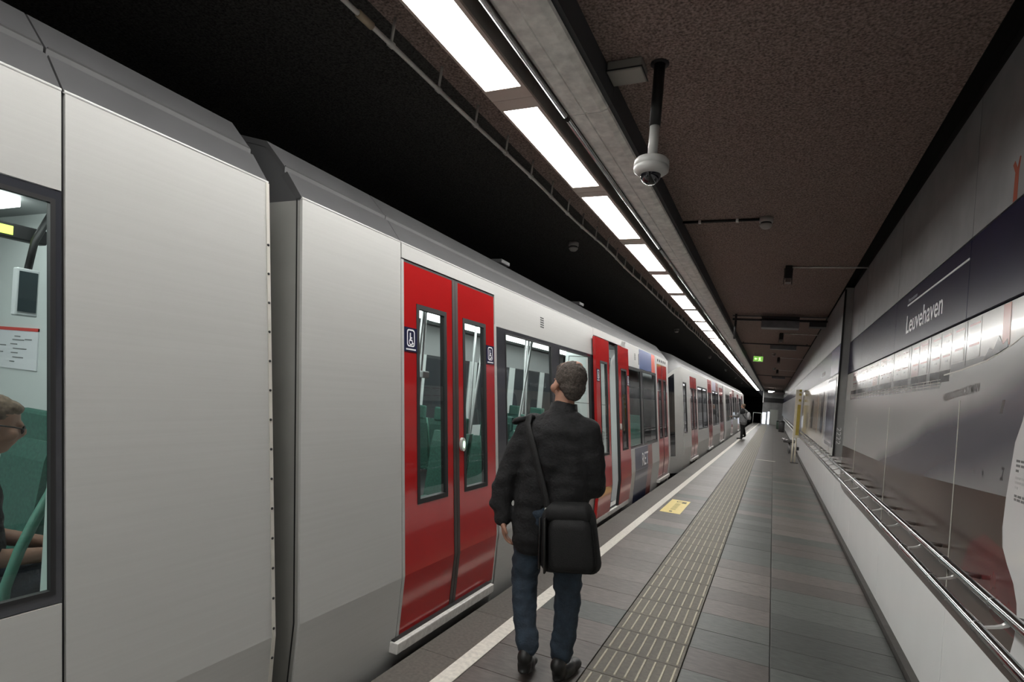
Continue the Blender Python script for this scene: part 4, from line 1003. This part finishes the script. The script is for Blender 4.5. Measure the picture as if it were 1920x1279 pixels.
# shoulder flap, collar
b = Body(); b.block((-.285, -.075, 1.425), (-.155, .075, 1.450), (0, -18, 8)); b.ell((-.262, -.02, 1.418), (.040, .07, .020), (0, -28, 0)); b.build('shoulder_flap', JACK, man, T, .008, 3, .004, 20)
mb = MB(); ring = []
for k in range(25):
    a = math.radians(-235 + 290*k/24); ring.append((.074*math.cos(a), .070*math.sin(a)))
n = len(ring)
vs_ = [(x*1.16+MX, y*1.16+MY, 1.485) for x, y in ring]+[(x*1.02+MX, y*1.02+MY+.004, 1.545) for x, y in ring]+[(x*.94+MX, y*.94+MY+.004, 1.540) for x, y in ring]+[(x*1.02+MX, y*1.02+MY, 1.48) for x, y in ring]
mb.add(vs_, [(r*n+i, r*n+i+1, (r+1)*n+i+1, (r+1)*n+i) for r in range(3) for i in range(n-1)], True); mb.build('collar', JACK, man)
# trousers
b = Body()
b.limb([(-.115, 0, .90), (-.145, .03, .70), (-.165, .03, .50), (-.11, -.05, .30), (-.045, -.12, .185)], [.112, .100, .078, .066, .060])
b.limb([(.065, 0, .90), (.085, .02, .70), (.105, .04, .50), (.108, .03, .30), (.108, .005, .150)], [.112, .100, .080, .070, .066])
b.limb([(-.10, 0, .90), (.05, 0, .90)], [.115, .115])
for p, r in (((-.050, -.112, .185), .064), ((-.064, -.095, .225), .065), ((.108, .010, .155), .070), ((.108, .015, .20), .070)): b.ell(p, (r, r, .022), (6, 8, 0))
b.build('trousers', JEAN, man, T, .0105, 3, .011, 16)
def shoe(parent, heel, ang, pitch, m, sc=1.0, name='shoe'):
    b = Body(); R = Matrix.Translation(heel) @ Euler((math.radians(pitch), 0, math.radians(ang))).to_matrix().to_4x4() @ Matrix.Scale(sc, 4)
    for c, r in (((0, .03, .045), (.038, .045, .045)), ((0, .11, .035), (.043, .075, .036)), ((0, .19, .028), (.046, .062, .029)), ((0, .01, .085), (.040, .045, .045)), ((0, .11, .012), (.044, .135, .013))):
        M = R @ Matrix.Translation(c) @ Matrix.Diagonal((*r, 1)); b.ball(M)
    return b.build(name, m, parent, T if parent == man else Matrix(), .009, 2)
shoe(man, (.110, -.055, .002), -8, 0, SHOE, 1.08); shoe(man, (-.042, -.180, .052), 12, -11, SHOE, 1.08)
# hair: short on the sides and back, thin at the crown
b = Body()
def hE(p, r): b.ball(RH @ Matrix.Translation(p) @ Matrix.Diagonal((*r, 1)))
hE((0, -.026, .034), (.090, .100, .098)); hE((0, -.060, -.020), (.076, .060, .062)); hE((-.060, -.020, .030), (.031, .052, .048)); hE((.060, -.020, .030), (.031, .052, .048)); hE((0, -.066, -.064), (.056, .036, .034)); hE((0, .045, .085), (.062, .050, .038))
b.build('hair', HAIR, man, T, .008, 2, .005, 60)
b = Body(); hE((.014, -.032, .100), (.046, .052, .0335)); b.build('bald_crown', SKIN, man, T, .007, 2)
# ---- shoulder bag
bag = empty('shoulder_bag', (-.93, 2.92, .70)); tag(bag, 'black nylon shoulder bag hanging behind the walking man', 'bag')
BM = Matrix.Translation((-.935, 2.885, .825)) @ Euler((math.radians(3), math.radians(-7), math.radians(8))).to_matrix().to_4x4()
def bagpart(name, a, b_, ch, seg=3, mm=BAGM):
    bm = bmesh.new(); bmesh.ops.create_cube(bm, size=1)
    for v in bm.verts: v.co = Vector([a[i] if v.co[i] < 0 else b_[i] for i in range(3)])
    bmesh.ops.bevel(bm, geom=bm.edges[:], offset=ch, segments=seg, affect='EDGES', profile=.5)
    for v in bm.verts:
        if v.co.z > 0: v.co.x *= 1-1.2*max(0, v.co.z-.02)    # narrower towards the top
    me = bpy.data.meshes.new(name); bm.to_mesh(me); bm.free(); me.transform(BM); me.materials.append(mm)
    for p in me.polygons: p.use_smooth = True
    return link(name, me, bag)
bagpart('bag_body', (-.165, -.01, -.185), (.165, .115, .175), .055, 5)
bagpart('front_pocket', (-.105, -.055, -.165), (.145, .03, .125), .052, 5)
bagpart('flap', (-.140, -.030, .095), (.150, .12, .190), .040, 4)
bagpart('piping', (-.130, -.054, -.165), (-.118, -.006, .13), .004, 1, SHOE); bagpart('piping', (-.172, .0, -.16), (-.160, .02, .12), .004, 1, SHOE)
strap_pts = [(-1.275, 3.02, 1.462), (-1.255, 2.955, 1.41), (-1.20, 2.925, 1.30), (-1.14, 2.915, 1.15), (-1.09, 2.905, 1.03), (-1.065, 2.905, .95)]
st = MB()
for i, p in enumerate(strap_pts):
    st.v += [(p[0]-.019, p[1]+.004, p[2]-.004), (p[0]+.019, p[1]-.004, p[2]+.004), (p[0]+.019, p[1]+.004, p[2]+.004), (p[0]-.019, p[1]+.012, p[2]-.004)]
for i in range(len(strap_pts)-1):
    for k in range(4): st.f.append((4*i+k, 4*i+(k+1) % 4, 4*i+4+(k+1) % 4, 4*i+4+k)); st.sm.append(True)
st.build('strap', BAGM, bag)
MB().bbox((-1.085, 2.893, .945), (-1.045, 2.905, .975), .004).build('buckle', GALV, bag)

# ---- person boarding far down the platform
PX, PY = -1.29, 29.6
p2 = empty('person', (PX, PY, 0)); tag(p2, 'distant person in grey jacket with a backpack stepping towards the train door', 'person')
T2 = Matrix.Translation((PX, PY, 0))
b = Body(); hc2 = V(-.04, .05, 1.60); R2 = head_shapes(b, hc2, 60, -8)
b.limb([(0, .02, 1.36), (-.02, .03, 1.52)], [.06, .055]); b.limb([(0, 0, 1.33), (0, 0, .95)], [.12, .12])
b.limb([(-.10, .05, 1.33), (-.25, .10, 1.10), (-.50, .16, 1.06)], [.05, .04, .03]); b.limb([(.13, 0, 1.33), (.19, -.02, 1.08), (.10, .18, 1.0)], [.05, .04, .03])
hand_shapes(b, (-.50, .16, 1.06), (-1, .2, 0), (0, 0, -1), .4, 1); hand_shapes(b, (.10, .18, 1.0), (-.4, .9, 0), (0, 0, 1), .5, 1)
b.limb([(-.05, 0, .92), (.0, .05, .5), (.0, 0, .08)], [.08, .055, .04]); b.limb([(.07, 0, .92), (.03, .22, .55), (.12, .55, .16)], [.08, .055, .04])
b.build('body', SKIN, p2, T2, .011, 3)
b = Body(); GREYJ = mat('grey_jacket', (.20, .20, .20), .8, var=.2, scale=12)
b.limb([(0, 0, 1.32), (0, .0, 1.1), (.02, 0, .86)], [.17, .175, .19]); b.limb([(-.10, .04, 1.34), (-.26, .10, 1.10), (-.47, .155, 1.06)], [.08, .07, .05]); b.limb([(.13, 0, 1.33), (.20, -.02, 1.08), (.12, .16, 1.0)], [.08, .07, .055])
b.build('jacket', GREYJ, p2, T2, .014, 4, .012, 10)
b = Body(); b.ell((-.03, -.09, 1.32), (.14, .10, .16)); b.ell((-.02, .02, 1.44), (.10, .10, .07)); b.build('hood', JACK, p2, T2, .014, 3)
b = Body(); b.limb([(-.04, 0, .92), (.0, .05, .5), (.0, 0, .09)], [.11, .08, .06]); b.limb([(.07, 0, .92), (.03, .22, .55), (.12, .52, .18)], [.11, .08, .06]); b.build('trousers', JACK, p2, T2, .014, 3)
b = Body(); M_ = lambda p, r: b.ball(R2 @ Matrix.Translation(p) @ Matrix.Diagonal((*r, 1)))
M_((0, -.03, .04), (.085, .09, .082)); M_((0, -.05, -.02), (.075, .055, .06)); b.build('hair', mat('light_brown_hair', (.16, .11, .075), .8, var=.4, scale=60), p2, T2, .01, 2)
def shoe2(heel, ang, pitch):
    b = Body(); R = T2 @ Matrix.Translation(heel) @ Euler((math.radians(pitch), 0, math.radians(ang))).to_matrix().to_4x4()
    for c, r in (((0, .03, .045), (.038, .045, .045)), ((0, .11, .035), (.043, .075, .036)), ((0, .19, .028), (.046, .062, .029)), ((0, .11, .012), (.046, .14, .014))):
        b.ball(R @ Matrix.Translation(c) @ Matrix.Diagonal((*r, 1)))
    b.build('shoe', SHOE, p2, Matrix(), .011, 2)
    MB().lathe([(.05, 0), (.05, .016)], (0, 0, 0), 14).build('sole', WHITEP, p2).matrix_world
shoe2((.02, -.03, .004), 80, 0); shoe2((.14, .50, .10), 80, -15)
for o in [c for c in p2.children if c.name.startswith('sole')]: bpy.data.objects.remove(o)
bp = empty('backpack', (PX+.2, PY-.05, 1.0)); tag(bp, 'rounded pale backpack on the distant person', 'backpack')
b = Body(); b.ell((.24, -.03, 1.14), (.10, .15, .20)); b.ell((.30, -.03, 1.06), (.06, .12, .13)); b.build('pack', mat('pale_pack', (.36, .36, .36), .6, var=.2, scale=10), bp, T2, .014, 2)
b = Body(); b.ell((.28, -.02, .93), (.07, .12, .08)); b.build('lower_pocket', JACK, bp, T2, .012, 2)
MB().tube([(PX+.15, PY-.10, 1.30), (PX+.02, PY-.16, 1.34), (PX-.02, PY-.18, 1.20), (PX+.12, PY-.16, 1.02)], .018, 8).build('strap', SHOE, bp)

# ---- passenger seated behind the window of the nearest car
def sitter(name, label, x, y, yaw, shirt, hair, tilt=-10, glasses=False, bald=True):
    r = empty(name, (x, y, .06)); tag(r, label, 'person')
    M = Matrix.Translation((x, y, 0)) @ Matrix.Rotation(math.radians(yaw), 4, 'Z')
    b = Body(); h_ = V(0, .05, 1.275); Rh = head_shapes(b, h_, 0, tilt)
    b.limb([(0, -.03, 1.0), (0, .0, 1.08), (0, .02, 1.18)], [.07, .058, .055]); b.limb([(0, -.05, .98), (0, -.04, .62)], [.12, .13])
    b.limb([(-.17, -.04, .99), (-.22, .05, .76), (-.10, .27, .72)], [.05, .042, .03]); b.limb([(.17, -.04, .99), (.22, .05, .76), (.10, .27, .72)], [.05, .042, .03])
    hand_shapes(b, (-.10, .27, .72), (.5, .8, -.1), (0, 0, -1), .5, -1); hand_shapes(b, (.10, .27, .72), (-.5, .8, -.1), (0, 0, -1), .5, 1)
    b.limb([(-.10, -.02, .60), (-.11, .40, .60), (-.11, .42, .12)], [.085, .06, .045]); b.limb([(.10, -.02, .60), (.11, .40, .60), (.11, .42, .12)], [.085, .06, .045])
    b.build('body', SKIN, r, M, .010, 3)
    b = Body(); b.limb([(0, -.05, .97), (0, -.04, .80), (0, -.03, .62)], [.155, .165, .175]); b.limb([(-.16, -.04, 1.0), (.16, -.04, 1.0)], [.075, .075]); b.limb([(0, -.04, 1.0), (0, -.01, 1.08)], [.10, .075])
    b.limb([(-.17, -.04, .99), (-.215, .03, .80)], [.078, .068]); b.limb([(.17, -.04, .99), (.215, .03, .80)], [.078, .068]); b.build('shirt', shirt, r, M, .012, 4, .008, 12)
    b = Body(); b.limb([(-.10, -.02, .60), (-.11, .40, .60), (-.11, .42, .14)], [.105, .085, .065]); b.limb([(.10, -.02, .60), (.11, .40, .60), (.11, .42, .14)], [.105, .085, .065]); b.limb([(-.08, -.02, .60), (.08, -.02, .60)], [.11, .11]); b.build('trousers', JEAN, r, M, .014, 4)
    for sx in (-.11, .11):
        b = Body(); b.ell((sx, .45, .10), (.045, .06, .04)); b.ell((sx, .53, .09), (.045, .08, .03)); b.build('shoe', SHOE, r, M, .012, 2)
    b = Body(); q = lambda p, rr: b.ball(Rh @ Matrix.Translation(p) @ Matrix.Diagonal((*rr, 1)))
    q((0, -.022, .040), (.079, .092, .084)); q((0, -.05, -.02), (.072, .055, .058)); q((0, .035, .078), (.058, .045, .030)); b.build('hair', hair, r, M, .009, 2, .003, 60)
    if glasses:
        g_ = MB()
        for s in (-1, 1):
            c = [Rh @ Vector((s*.033+.023*math.cos(a*math.pi/6), .098, .000+.016*math.sin(a*math.pi/6))) for a in range(13)]
            g_.tube([M @ p for p in c], .0028, 6, False); g_.tube([M @ (Rh @ Vector(p)) for p in ((s*.056, .096, .004), (s*.074, .06, .006), (s*.078, -.01, .0))], .003, 6)
        g_.tube([M @ (Rh @ Vector(p)) for p in ((-.011, .100, .004), (.011, .100, .004))], .003, 6); g_.build('glasses', DARK, r)
    return r
sitter('person', 'seated passenger in black shirt and glasses behind the nearest train window', -2.97, 1.20, -18, JACK, mat('grey_brown_hair', (.20, .14, .10), .8, var=.4, scale=60), -14, True)
sitter('person', 'passenger in dark clothes seated inside the car behind the closed red door', -3.82, 5.05, 180, JACK, HAIR, -5)

bpy.data.scenes.remove(TMP)
